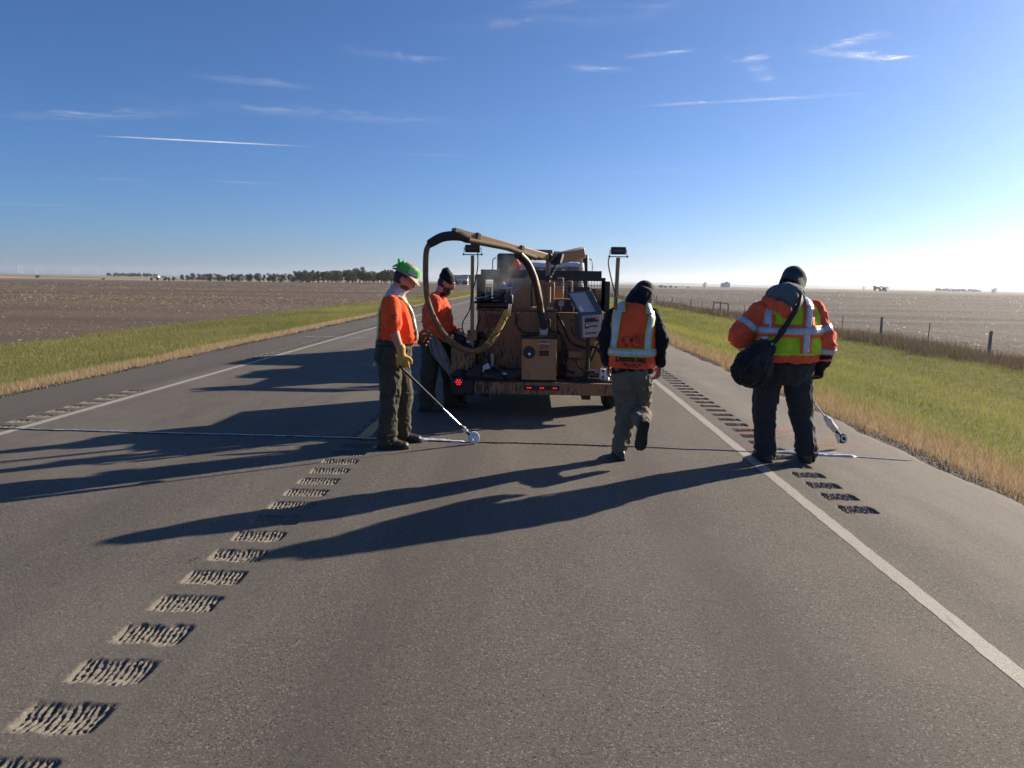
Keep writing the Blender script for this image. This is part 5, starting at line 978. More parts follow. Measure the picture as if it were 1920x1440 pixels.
for i, (r, h) in enumerate([(.136, -.022), (.134, -.016), (.112, .000), (.100, .006), (.098, .03), (.091, .062), (.072, .086), (.037, .097), (.004, .099)]):
    for k in range(n_):
        a = 2*math.pi*k/n_; e = 1+(.10*max(0, math.sin(a)) if i < 3 else 0); V.append(htC+hB @ Vector((r*.90*math.cos(a), r*1.06*e*math.sin(a), h-(.022*abs(math.sin(a))**2*(1 if math.sin(a) > 0 else .3) if i < 3 else 0)+(.012*math.cos(a)**2 if i < 3 else 0))))
hat.add(V, [(i*n_+k, i*n_+(k+1) % n_, (i+1)*n_+(k+1) % n_, (i+1)*n_+k) for i in range(8) for k in range(n_)]); hat_o = hat.build('hat', STRAW, p1, sm=50); sd_ = hat_o.modifiers.new('thick', 'SOLIDIFY'); sd_.thickness = .004
V = []
for r, h in ((.104, .006), (.1065, .014), (.1055, .040), (.099, .066), (.093, .070)):
    for k in range(n_): a = 2*math.pi*k/n_; w_ = .0012*math.sin(7*a+h*90); V.append(htC+hB @ Vector(((r+w_)*.91*math.cos(a), (r+w_)*1.07*math.sin(a), h+.010*math.sin(a+.6))))
bn = MB().add(V, [(i*n_+k, i*n_+(k+1) % n_, (i+1)*n_+(k+1) % n_, (i+1)*n_+k) for i in range(4) for k in range(n_)]).build('bandana', GREENB, hat_o, sm=60)
kp = htC+hB @ Vector((.045, -.098, .045)); kn = MB().ell(kp, (.019, .018, .019), hB)
chain(kn, [tuple(kp), tuple(kp+hB @ Vector((.02, -.02, .03))), tuple(kp+hB @ Vector((.022, -.02, .036)))], [.011, .016, .009], 8, 3, .5); chain(kn, [tuple(kp), tuple(kp+hB @ Vector((.03, -.01, -.02))), tuple(kp+hB @ Vector((.04, -.03, -.045)))], [.012, .02, .012], 8, 3, .5); chain(kn, [tuple(kp), tuple(kp+hB @ Vector((-.01, .03, .04))), tuple(kp+hB @ Vector((.012, .03, .034)))], [.012, .020, .012], 8, 3, .5); kn.build('knot', GREENB, bn, sm=60)
st_ = []
for i in range(6):
    a = rad(8+i*8); 
    for h in (.010, .052): st_.append(htC+hB @ Vector((.1115*.91*math.cos(a), .1115*1.07*math.sin(a), h+.010*math.sin(a+.6))))
sk_ = MB().add(st_, [(i*2, i*2+2, i*2+3, i*2+1) for i in range(5)]).build('sticker', PAPER, hat_o, sm=60)
mkV = []
for i, (a_, h0, h1) in enumerate(((14, .02, .044), (20, .022, .036), (26, .018, .046), (33, .02, .034), (40, .024, .044))):
    a = rad(a_); 
    for da in (0, .035):
        for h in (h0, h1): mkV.append(htC+hB @ Vector((.1127*.91*math.cos(a+da), .1127*1.07*math.sin(a+da), h+.010*math.sin(a+.6))))
MB().add(mkV, [(i*4, i*4+2, i*4+3, i*4+1) for i in range(5)]).build('sticker_scrawl', mat('blue_ink', (.05, .07, .12), .6), hat_o, sm=0)
for s in (-1, 1): MB().ell(Vector(hC)+hB @ Vector((s*.033, .083, .010)), (.011, .008, .007), hB, 10, 8).build('eye', EYEW, p1)
# high-visibility harness: two straps each side, back and chest
bvS = bv
for off_, w_, m_, nm in ((.006, .05, LIMET, 'harness_strap'), (.010, .026, SILV, 'harness_tape')):
    for s in (-1, 1):
        ribbon(bvS, [F(-.25, s*.075, 1.0), F(-.25, s*.075, 1.15), F(-.24, s*.085, 1.28), F(-.14, s*.10, 1.42), F(-.03, s*.115, 1.50), F(.10, s*.115, 1.42), F(.22, s*.10, 1.28), F(.27, s*.105, 1.12), F(.27, s*.11, 1.0)], w_, off_, m_, nm, p1)
    ribbon(bvS, [F(-.26, .075, 1.30), F(-.27, 0, 1.34), F(-.26, -.075, 1.30)], w_*.8, off_+.001, m_, nm, p1)
# dark print on the back and sleeve: short blocks where the lettering stands
pv_, pf_ = [], []
for (x0, z0, x1, z1) in ((-.10, .06, -.055, .085), (-.02, .10, .0, .15), (-.03, .05, .03, .08), (-.09, .01, -.07, .03), (.0, .0, .02, .03), (-.10, -.04, -.07, -.025), (-.10, -.08, -.06, -.06), (-.02, -.05, .02, -.035), (-.02, -.09, .02, -.075), (-.10, -.14, -.06, -.12), (-.02, -.14, .015, -.125)): k = len(pv_); pv_ += [(x0, z0), (x1, z0), (x1, z1), (x0, z1)]; pf_.append((k, k+1, k+2, k+3))
printed(bv, pv_, pf_, F(-.2, .06, 1.24), F.r, F.u, F.f, .004, PRINT, 'back_print', p1)
pv_, pf_ = [], []
for r_, (z0, segs) in enumerate(((.012, ((-.02, -.008), (-.003, .012), (.016, .024))), (0., ((-.034, -.018), (-.014, .004), (.008, .034))), (-.014, ((-.012, .002), (.006, .018))))):
    for a_, c_ in segs: k = len(pv_); pv_ += [(a_, z0), (c_, z0), (c_, z0+.007), (a_, z0+.007)]; pf_.append((k, k+1, k+2, k+3))
printed(bv, pv_, pf_, X(-1.235, .3, 1.235), F.f, F.u, -F.r, .003, PRINT, 'sleeve_print', p1)
tg_ = MB().obox(X(-1.435, .20, .80), (.028, .006, .034), (0, 0, 60)).build('pocket_tag', PALE, p1)

# ============ bearded worker in black beanie behind the hose
F = Fr(-1.14, 8.58, 8); X = F.W
hC = X(-1.04, .02, 1.545); hB = rot_frame(F, 24, 14)
sR, eR, wR = X(-1.16, .21, 1.32), X(-1.20, .27, 1.07), X(-1.03, .23, .90); sL, eL, wL = X(-1.15, -.21, 1.32), X(-1.15, -.27, 1.08), X(-.98, -.20, .95)
hpR, hpL = X(-1.20, .10, .84), X(-1.16, -.10, .84); kR, aR, kL, aL = X(-1.235, .13, .46), X(-1.265, .13, .095), X(-1.03, -.13, .46), X(-1.0, -.14, .095)
b = MB(); head(b, hC, hB); chain(b, [X(-1.15, 0, 1.34), X(-1.11, .0, 1.42), hC+np.array(hB @ Vector((0, -.02, -.06)))], [.085, .070, .068])
torso(b, F, [(-.05, 0, .78, .14, .11), (-.03, 0, 1.0, .16, .13), (-.02, 0, 1.2, .17, .12), (-.02, 0, 1.34, .15, .08), (0, 0, 1.40, .06, .05)])
for s_, e_, w_ in ((sR, eR, wR), (sL, eL, wL)): chain(b, [s_, e_, w_], [.055, .046, .033])
for h_, k_, a_ in ((hpR, kR, aR), (hpL, kL, aL)): chain(b, [h_, k_, a_], [.085, .06, .045])
hand(b, wR, (.8, -.1, -.5), (0, .1, 1), (0, -1, 0), .7); hand(b, wL, (.9, .1, -.4), (0, .1, 1), (0, 1, 0), .7)
p2 = person(F, b, SKIN, 'worker in black beanie and faded orange shirt standing beside the trailer')
tr_ = MB(); torso(tr_, F, [(-.05, 0, .70, .15, .13), (-.055, 0, .82, .185, .175), (-.04, 0, .92, .185, .175), (-.02, 0, .99, .175, .165)])
for h_, k_, a_ in ((hpR, kR, aR), (hpL, kL, aL)): chain(tr_, [h_+F.u*.02, (h_+k_)/2, k_, (k_+a_)/2, a_-F.u*.02], [.115, .108, .092, .088, .088])
skinned('trousers', tr_, BROWNP, p2, .01, 3, cloth(.010, (10, 10, 6), 13, [(.12, .09, .014), (.46, .10, .010)]))
boot(p2, aR, (1, -.04, 0), size=1.08); boot(p2, aL, (1, .06, 0), size=1.08)
sh = MB(); torso(sh, F, [(-.01, 0, .90, .19, .155), (-.005, 0, .98, .195, .172), (-.01, 0, 1.10, .205, .178), (-.02, 0, 1.22, .215, .172), (-.02, 0, 1.33, .20, .125), (-.01, 0, 1.39, .11, .085), (.0, 0, 1.42, .08, .075)])
for s_, e_, w_ in ((sR, eR, wR), (sL, eL, wL)): chain(sh, [s_+F.u*.005, (s_+e_)/2, e_, (e_+w_)/2, w_], [.088, .076, .066, .056, .046])
shirt2 = skinned('sweatshirt', sh, ORANGE2, p2, .010, 4, cloth(.011, (8, 8, 6), 25, [(.95, .06, .010), (1.08, .09, .012)]))
g_ = MB(); g_.rings([(X(-1.12, 0, 1.375), F.r*.105, F.f*.10), (X(-1.11, 0, 1.41), F.r*.095, F.f*.095), (X(-1.10, 0, 1.43), F.r*.075, F.f*.075)], 24); skinned('collar', g_, KNITB, p2, .008, 2)
n_ = 30; V = []; BP = [(.088, -.012), (.093, -.010), (.094, .035), (.088, .042), (.086, .065), (.075, .090), (.055, .110), (.028, .128), (.005, .134)]
for r, h in BP:
    for k in range(n_): a = 2*math.pi*k/n_; V.append(Vector(hC)+hB @ Vector((r*.90*math.cos(a), r*1.10*math.sin(a)-.012-(.03*max(0, h-.05)/.08 if h > .05 else 0), h+.028-.014*math.sin(a))))
bo = MB().add(V, [(i*n_+k, i*n_+(k+1) % n_, (i+1)*n_+(k+1) % n_, (i+1)*n_+k) for i in range(8) for k in range(n_)]); A = np.array(bo.v); bo.v = [tuple(x) for x in A+.004*vnoise(A, 25, 2)[:, None]]; bo.build('beanie', KNITB, p2, sm=60)
bd = MB().ell(Vector(hC)+hB @ Vector((0, .036, -.082)), (.070, .066, .070), hB, 26, 18); lv = np.array(bd.v); bd.v = [tuple(x) for x in lv+.010*fbm(lv, 45, 3, 3)[:, None]]; kf = []
for f in bd.f:
    c = ((np.array([bd.v[i] for i in f]).mean(0)-hC) @ np.array(hB))
    if c[2] < -.042 or (abs(c[0]) > .05 and c[2] < .01): kf.append(f)
bd.f = kf; bd.build('beard', BEARD, p2)
for s in (-1, 1):
    MB().ell(Vector(hC)+hB @ Vector((s*.033, .083, .010)), (.011, .008, .007), hB, 10, 8).build('eye', EYEW, p2); MB().tube([tuple(Vector(hC)+hB @ Vector((s*(.018+.014*k), .098-.006*k, .030+.004*(k % 2)))) for k in range(3)], .005, 6).build('eyebrow', BEARD, p2)
hm = MB().ell(Vector(hC)+hB @ Vector((0, -.016, -.005)), (.083, .092, .10), hB, 24, 16); hm.f = [f for f in hm.f if ((np.array([hm.v[i] for i in f]).mean(0)-hC) @ np.array(hB))[1] < .012]; hm.build('hair', HAIR, p2)
# jacket tied at his waist, hanging in folds
dr = []; nU, nV = 18, 22
for j in range(nV):
    t = j/(nV-1); top_ = np.array([-1.20+.08*0, 8.36, .915]); z = .915-.46*t; xc = -1.165+.20*t**1.3; hw = .055+.045*math.sin(math.pi*min(1, t*1.1))*1.1-.04*max(0, t-.75)*2
    for i in range(nU): s = i/(nU-1)*2-1; dr.append((xc+hw*s, 8.335-.035*t+.018*math.sin(s*9+t*3)+.02*abs(s), z-.05*s*t+.008*math.sin(s*5)))
jd = MB().add(dr, [(j*nU+i, j*nU+i+1, (j+1)*nU+i+1, (j+1)*nU+i) for j in range(nV-1) for i in range(nU-1)]).build('tied_jacket', fabric('grey_tied_jacket', (.21, .20, .19), stain=(.11, .10, .09)), p2, sm=80); sd_ = jd.modifiers.new('thick', 'SOLIDIFY'); sd_.thickness = .012
wt = MB(); chain(wt, [X(-1.27, .20, .935), X(-1.19, .215, .925), X(-1.10, .20, .915)], [.022, .03, .022]); wt.build('tied_sleeve', fabric('grey_tied_sleeve', (.2, .19, .18)), p2, sm=60)

# ============ hooded worker walking away
F = Fr(.86, 6.25, 91)
def G(x, f, u): return F.W2(x, f, u)
def W2(s, x, f, u): r = (x - s.o[0] - s.f[0]*f)/s.r[0]; return s(f, r, u)
Fr.W2 = W2; X = F.W2
hC = X(.985, .15, 1.455); hB = rot_frame(F, 38, 22)
sL, eL, wL = X(.708, .05, 1.285), X(.642, .02, 1.08), X(.672, .06, .865); sR, eR, wR = X(1.058, .05, 1.285), X(1.135, -.02, 1.08), X(1.142, .04, .865)
hpL, kL, aL = X(.815, 0, .77), X(.862, .07, .42), X(.808, .02, .095); hpR, kR, aR = X(.955, 0, .77), X(.985, .12, .445), X(.962, -.185, .375)
b = MB(); head(b, hC, hB); chain(b, [X(.90, .05, 1.32), X(.94, .09, 1.39), hC+np.array(hB @ Vector((0, -.02, -.06)))], [.075, .062, .062])
torso(b, F, [(0, .02, .72, .13, .10), (.0, .02, .95, .14, .10), (.03, .02, 1.2, .16, .10), (.05, .02, 1.32, .15, .08)])
for s_, e_, w_ in ((sR, eR, wR), (sL, eL, wL)): chain(b, [s_, e_, w_], [.05, .042, .03])
for h_, k_, a_ in ((hpR, kR, aR), (hpL, kL, aL)): chain(b, [h_, k_, a_], [.08, .055, .04])
hand(b, wL+np.array([.004, 0, -.012]), (.1, .12, -1), (.3, 1, 0), (-1, 0, 0), .55); hand(b, wR+np.array([-.006, 0, -.012]), (-.12, .12, -1), (-.3, 1, 0), (1, 0, 0), .55)
p3 = person(F, b, SKIN, 'worker in black hood and orange vest walking away with one foot lifted')
tr_ = MB(); torso(tr_, F, [(.0, .02, .64, .13, .11), (.0, .025, .72, .165, .14), (.0, .025, .80, .175, .145), (.0, .02, .90, .165, .125)])
chain(tr_, [hpL+F.u*.02, (hpL+kL)/2, kL, (kL+aL)/2, aL+F.u*.01], [.108, .104, .088, .078, .066]); chain(tr_, [hpR+F.u*.02, (hpR+kR)/2, kR, (kR*.5+aR*.5), aR], [.108, .104, .088, .076, .064])
skinned('trousers', tr_, KHAKI, p3, .009, 3, cloth(.010, (10, 10, 7), 31, [(.14, .09, .016), (.42, .12, .014), (.68, .07, .008)]))
boot(p3, aL, (-.05, 1, 0)); boot(p3, aR+np.array([0, -.02, -.01]), (-.06, .42, -1), (.0, -.9, -.38) if False else (0, .9, .4))
hd = MB(); torso(hd, F, [(.0, .02, .785, .178, .145), (.005, .02, .88, .18, .145), (.02, .02, 1.05, .19, .135), (.04, .02, 1.22, .205, .125), (.05, .02, 1.32, .185, .10), (.07, .03, 1.37, .12, .085), (.09, .06, 1.41, .085, .08)])
for s_, e_, w_ in ((sR, eR, wR), (sL, eL, wL)): chain(hd, [s_+F.u*.005, (s_+e_)/2, e_, (e_+w_)/2, w_], [.066, .064, .060, .054, .045])
hoodie = skinned('hoodie', hd, HOODB, p3, .010, 4, cloth(.009, (8, 8, 6), 43, [(1.08, .09, .010), (.9, .05, .008)]))
ho_ = MB(); chain(ho_, [X(.915, .09, 1.36), X(.93, .085, 1.40), X(.962, .10, 1.455)], [.105, .112, .108]); chain(ho_, [X(.86, .06, 1.37), X(.90, .07, 1.41)], [.05, .07]); ho_.ell(Vector(hC)+hB @ Vector((0, -.012, .015)), (.100, .112, .122), hB, 24, 16); ho_.ell(Vector(hC)+hB @ Vector((0, .055, .0)), (.086, .060, .10), hB, 20, 14)
hood = skinned('hood', ho_, HOODB, p3, .009, 4, cloth(.006, (9, 9, 7), 47))
vs = MB(); torso(vs, F, [(-.005, .02, .838, .200, .165), (.0, .02, .90, .200, .163), (.015, .02, 1.05, .205, .153), (.030, .02, 1.20, .212, .150), (.042, .02, 1.28, .215, .140), (.05, .02, 1.335, .190, .122), (.06, .03, 1.375, .140, .105), (.07, .04, 1.40, .10, .085)])
vest = skinned('vest', vs, ORANGEV, p3, .009, 3, cloth(.005, (7, 7, 4), 51, [(.88, .05, .008)])); bv = bvh_of(vest)
for off_, w_, m_, nm in ((.007, .068, LIMET, 'tape_trim'), (.011, .050, SILV, 'reflective_tape')):
    for s, xt, xb in ((-1, .735, .703), (1, 1.045, .995)):
        panel(bv, [(xb, 1.0), (xb+.002, 1.10), (xb*.65+xt*.35, 1.20), (xb*.2+xt*.8, 1.29), (xt, 1.335)], w_, off_, m_, nm, p3, F.f); ribbon(bv, [X(xt, -.16, 1.36), X(xt, -.06, 1.44), X(xt, .06, 1.50), X(xt, .22, 1.42), X(xt, .34, 1.25), X(xt, .36, 1.01)], w_, off_, m_, nm, p3)
    hoop(bv, F(.015, .02, .975), F.u, w_, off_+.003, m_, nm, p3, n=80)
CF = F(-.2, -.0, 0)
V2, F2 = text_mesh('Dakota Seal', .066, .0030, sx=.80); xe = max(abs(a) for a, _ in V2)
V2 = [(a, b_*(1.0-.10*(1-(a/xe)**2)*0)+.010*(1-(a/xe)**2)-.03*a) for a, b_ in V2]; printed(bv, V2, F2, (X(.855, -.3, .9125)), F.r, F.u, F.f, .006, PRINT, 'vest_lettering', p3)
V2, F2 = text_mesh('Sioux Falls, SD', .026, .0012, .25); V2 = [(a, b_-.03*a) for a, b_ in V2]; printed(bv, V2, F2, (X(.862, -.3, .876)), F.r, F.u, F.f, .006, PRINT, 'vest_lettering', p3)
ph = strokes([[(-.052+k*.0105, 0), (-.052+k*.0105+.0065, 0)] for k in range(10)], .006); printed(bv, [(a, b_-.03*a) for a, b_ in ph[0]], ph[1], (X(.862, -.3, .856)), F.r, F.u, F.f, .006, PRINT, 'vest_lettering', p3)
# line drawing above the band: rings, a dark knot and loose brush strokes
def arc(cx, cy, rx, ry, a0, a1, n=14): return [(cx+rx*math.cos(rad(a0+(a1-a0)*k/n)), cy+ry*math.sin(rad(a0+(a1-a0)*k/n))) for k in range(n+1)]
ln = [arc(.035, .005, .042, .040, -60, 170), arc(-.045, .005, .034, .022, 10, 200), arc(-.045, -.004, .034, .020, 170, 250), arc(.028, -.030, .035, .022, 150, 370), [(-.01, 0), (.02, .012), (.035, .002), (.06, .018)], [(.0, .02), (.02, .03), (.045, .022)], [(.01, -.012), (.035, -.02), (.05, -.012)], [(-.075, .002), (-.062, .006), (-.06, -.008), (-.078, -.010), (-.075, .002)], [(-.06, -.03), (-.03, -.05)], [(-.05, -.025), (-.065, -.052)], [(-.035, -.03), (-.05, -.05)], [(-.02, -.035), (.01, -.05)], [(.02, -.008), (.03, .03)], [(.045, .0), (.055, -.015)]]
ln = [[(a*1.15, c_*1.15) for a, c_ in q_] for q_ in ln]; V2, F2 = strokes(ln, .0042); printed(bv, V2, F2, X(.868, -.3, 1.085), F.r, F.u, F.f, .006, PRINT, 'vest_drawing', p3)
V2, F2 = strokes([[(-.03, -.004), (-.006, .004)], [(-.028, .006), (-.008, .010)], [(-.026, -.012), (-.004, -.008)]], .011); printed(bv, V2, F2, X(.868, -.3, 1.085), F.r, F.u, F.f, .0065, PRINT, 'vest_drawing', p3)

# ============ big worker in lime vest with a shoulder bag
F = Fr(2.24, 6.30, 87); X = F.W2
hC = X(2.295, .15, 1.56); hB = rot_frame(F, 44, 38)
sL, eL, wL = X(2.005, .03, 1.34), X(1.835, .0, 1.14), X(1.95, .22, 1.03); sR, eR, wR = X(2.46, .03, 1.355), X(2.565, -.01, 1.10), X(2.55, .03, .895)
hpL, kL, aL = X(2.105, 0, .82), X(2.10, .05, .46), X(2.125, .02, .095); hpR, kR, aR = X(2.34, 0, .82), X(2.425, .06, .46), X(2.50, .05, .095)
b = MB(); head(b, hC, hB); chain(b, [X(2.23, .03, 1.38), X(2.245, .07, 1.47), hC+np.array(hB @ Vector((0, -.02, -.06)))], [.085, .072, .068])
torso(b, F, [(0, 0, .78, .16, .13), (.0, 0, .95, .19, .15), (.02, 0, 1.2, .19, .13), (.03, 0, 1.35, .17, .09)])
for s_, e_, w_ in ((sR, eR, wR), (sL, eL, wL)): chain(b, [s_, e_, w_], [.055, .046, .033])
for h_, k_, a_ in ((hpR, kR, aR), (hpL, kL, aL)): chain(b, [h_, k_, a_], [.09, .06, .045])
hand(b, wR+np.array([0, 0, -.012]), (-.05, .1, -1), (-.4, 1, 0), (1, 0, 0), .7); hand(b, wL, (.7, .5, -.3), (.2, .2, 1), (-.5, 1, 0), .7)
p4 = person(F, b, SKIN, 'worker in orange jacket and lime vest bowing over the shoulder, black bag slung')
tr_ = MB(); torso(tr_, F, [(.0, 0, .71, .15, .12), (.0, 0, .79, .225, .172), (.0, 0, .88, .243, .185), (.0, 0, .98, .24, .18)])
for h_, k_, a_ in ((hpR, kR, aR), (hpL, kL, aL)): chain(tr_, [h_+F.u*.02, (h_+k_)/2, k_, (k_+a_)/2, a_-F.u*.03], [.120, .114, .096, .088, .084])
skinned('trousers', tr_, DENIM, p4, .010, 3, cloth(.010, (9, 9, 6), 61, [(.10, .08, .016), (.46, .10, .010), (.7, .06, .007)]))
boot(p4, aL, (-.05, 1, 0), size=1.08); boot(p4, aR, (.35, .9, 0), size=1.08)
jk = MB(); torso(jk, F, [(.0, 0, .915, .262, .20), (.0, 0, 1.0, .268, .205), (.01, 0, 1.14, .270, .195), (.02, 0, 1.26, .262, .178), (.03, 0, 1.36, .248, .150), (.05, 0, 1.42, .19, .12), (.06, 0, 1.465, .11, .095)])
for s_, e_, w_ in ((sR, eR, wR), (sL, eL, wL)): chain(jk, [s_+F.u*.005, (s_+e_)/2, e_, (e_+w_)/2, e_*.15+w_*.85], [.086, .090, .092, .085, .070])
jacket = skinned('jacket', jk, ORANGEJ, p4, .011, 4, cloth(.012, (7, 7, 6), 71, [(1.10, .10, .012), (.95, .05, .010)])); bvj = bvh_of(jacket)
for s_, e_, w_ in ((sR, eR, wR), (sL, eL, wL)):
    cf = MB(); chain(cf, [e_*.38+w_*.62, w_, w_+(w_-e_)*.12], [.088, .078, .060]); skinned('cuff', cf, HOODB, p4, .009, 3, cloth(.006, (9, 9, 20), 77))
    d_ = (e_-s_); hoop(bvj, s_*.36+e_*.64, d_, .055, .004, SILV, 'sleeve_tape', p4, n=40, rmax=.16)
    d_ = (w_-e_); hoop(bvj, e_*.60+w_*.40, d_, .055, .004, SILV, 'sleeve_tape', p4, n=40, rmax=.14)
hm_ = MB(); torso(hm_, F, [(-.0, 0, .895, .255, .195), (-.0, 0, .935, .262, .202)]); skinned('jacket_hem', hm_, HOODB, p4, .010, 2)
gl = MB(); hand(gl, wR+np.array([0, 0, -.012]), (-.05, .1, -1), (-.4, 1, 0), (1, 0, 0), .8, 1.08, 1.2); skinned('glove', gl, GLOVEB, p4, .006, 2)
gl = MB(); hand(gl, wL, (.7, .5, -.3), (.2, .2, 1), (-.5, 1, 0), .8, 1.08, 1.2); skinned('glove', gl, GLOVEB, p4, .006, 2)
vs = MB(); torso(vs, F, [(-.012, 0, .985, .280, .222), (-.010, 0, 1.08, .280, .216), (.0, 0, 1.20, .276, .204), (.015, 0, 1.30, .266, .184), (.03, 0, 1.385, .240, .156), (.05, 0, 1.44, .175, .125), (.06, 0, 1.47, .11, .10)])
vest = skinned('vest', vs, LIME, p4, .010, 3, cloth(.008, (6, 6, 4), 81, [(1.02, .05, .010)])); bv = bvh_of(vest)
for off_, w1, w2, m_, nm in ((.008, .105, .088, ORT, 'tape_trim'), (.013, .055, .050, SILV, 'reflective_tape')):
    for xt, xb in ((2.04, 2.02), (2.375, 2.345)):
        panel(bv, [(xb, 1.19), (xb*.5+xt*.5, 1.28), (xt, 1.385)], w1, off_, m_, nm, p4, F.f); ribbon(bv, [X(xt, -.16, 1.42), X(xt, -.06, 1.50), X(xt, .04, 1.55), X(xt, .22, 1.46), X(xt, .38, 1.30), X(xt, .42, 1.0)], w1, off_, m_, nm, p4)
    hoop(bv, F(.0, 0, 1.185), F.u, w1*.98, off_+.004, m_, nm, p4, n=90)
    for xb in (2.0, 2.335): panel(bv, [(xb, 1.17), (xb, 1.0)], w1*.98, off_, m_, nm, p4, F.f)
hoop(bv, F(-.01, 0, .99), F.u, .016, .006, LIMET, 'vest_edge', p4, n=90)
# grey hood lying on his back, orange jacket hood below it, charcoal beanie
gh = MB(); chain(gh, [X(2.10, -.01, 1.45), X(2.18, -.04, 1.485), X(2.27, -.01, 1.50)], [.085, .105, .09]); gh.ell(tuple(X(2.20, .05, 1.485)), (.15, .12, .095)); chain(gh, [X(2.20, -.10, 1.46), X(2.21, -.13, 1.39), X(2.215, -.145, 1.34)], [.075, .05, .022]); skinned('sweatshirt_hood', gh, GREYH, p4, .009, 4, cloth(.010, (8, 8, 12), 91))
oh = MB(); chain(oh, [X(2.03, .0, 1.44), X(2.05, -.09, 1.42), X(2.10, -.16, 1.385), X(2.16, -.185, 1.355)], [.028, .036, .042, .038]); chain(oh, [X(2.10, -.16, 1.38), X(2.15, -.185, 1.33)], [.036, .030]); skinned('jacket_hood', oh, ORANGEJ, p4, .009, 3, cloth(.012, (9, 9, 12), 95))
V = []
for r, h in [(.102, -.055), (.112, -.050), (.114, .010), (.108, .018), (.116, .050), (.114, .085), (.096, .114), (.054, .132), (.004, .136)]:
    for k in range(n_): a = 2*math.pi*k/n_; V.append(Vector(hC)+hB @ Vector((r*.92*math.cos(a), r*1.10*math.sin(a)-.008, h+.020-.012*math.sin(a))))
bo = MB().add(V, [(i*n_+k, i*n_+(k+1) % n_, (i+1)*n_+(k+1) % n_, (i+1)*n_+k) for i in range(8) for k in range(n_)]); A = np.array(bo.v); bo.v = [tuple(x) for x in A+.005*vnoise(A, 18, 6)[:, None]]; bno = bo.build('beanie', KNITG, p4, sm=60)
gg = [Vector(hC)+hB @ Vector((.105*.92*math.cos(a), .105*1.10*math.sin(a)-.008, .028-.012*math.sin(a))) for a in np.linspace(0, 2*math.pi, 40)]; MB().tube(gg, .008, 6).build('goggle_strap', GLOVEB, bno, sm=60)
hr_ = MB().ell(Vector(hC)+hB @ Vector((0, -.018, -.01)), (.080, .088, .09), hB, 22, 14); hr_.f = [f for f in hr_.f if ((np.array([hr_.v[i] for i in f]).mean(0)-hC) @ np.array(hB))[1] < .01]; hr_.build('hair', HAIR, p4)
# shoulder bag, a thing of its own
BAGM = fabric('black_nylon_bag', (.012, .012, .014), rough=.6, stain=(.05, .05, .055), sstr=.4); bagc = np.array([1.885, 6.06, .885])
bg_ = MB(); bg_.ell(tuple(bagc), (.155, .10, .175), None, 24, 16); bg_.ell(tuple(bagc+np.array([-.03, 0, -.04])), (.15, .105, .135), None, 24, 16); bg_.ell(tuple(bagc+np.array([.06, .01, .15])), (.11, .07, .07), None, 20, 12); WL_root = bagc
bag = skinned('shoulder_bag', bg_, BAGM, None, .010, 3, cloth(.016, (8, 8, 8), 101), label='bulging black nylon shoulder bag on the lime-vested worker\'s hip', cat='bag'); bvb = bvh_of(bag)
MB().tube(catmull([(1.76, 6.0, .76), (1.80, 5.95, .90), (1.90, 5.94, 1.00), (1.99, 5.96, 1.02)], 6), .006, 6).build('zip', GLOVEB, bag)
sp_ = [X(2.03, -.265, 1.085), X(2.07, -.262, 1.13), X(2.13, -.255, 1.23), X(2.20, -.225, 1.34), X(2.27, -.165, 1.43), X(2.315, -.07, 1.485), X(2.33, .06, 1.48), X(2.29, .20, 1.36), X(2.20, .27, 1.20), X(2.05, .27, 1.08), X(1.95, .20, 1.02), X(1.92, .0, .99)]
spts = catmull(sp_, 8); stv = []
for i, p_ in enumerate(spts):
    t_ = spts[min(i+1, len(spts)-1)]-spts[max(i-1, 0)]; t_ /= np.linalg.norm(t_); o_ = p_-np.array([2.24, 6.3, p_[2]]); o_ /= np.linalg.norm(o_)+1e-6; s_ = np.cross(t_, o_); s_ /= np.linalg.norm(s_); stv += [tuple(p_-s_*.021), tuple(p_+s_*.021)]
sto = MB().add(stv, [(i*2, i*2+1, i*2+3, i*2+2) for i in range(len(spts)-1)]).build('strap', GLOVEB, bag, sm=60); sd_ = sto.modifiers.new('thick', 'SOLIDIFY'); sd_.thickness = .006; sd_.offset = 0
MB().obox(tuple(X(2.10, -.262, 1.185)), (.052, .02, .05), (0, 32, 0)).build('strap_slider', GLOVEB, sto, .004); MB().tube([tuple(X(2.03, -.27, 1.085)), tuple(X(2.0, -.265, 1.05)), (1.985, 6.02, 1.02)], .013, 8).build('strap_hook', STL, bag)

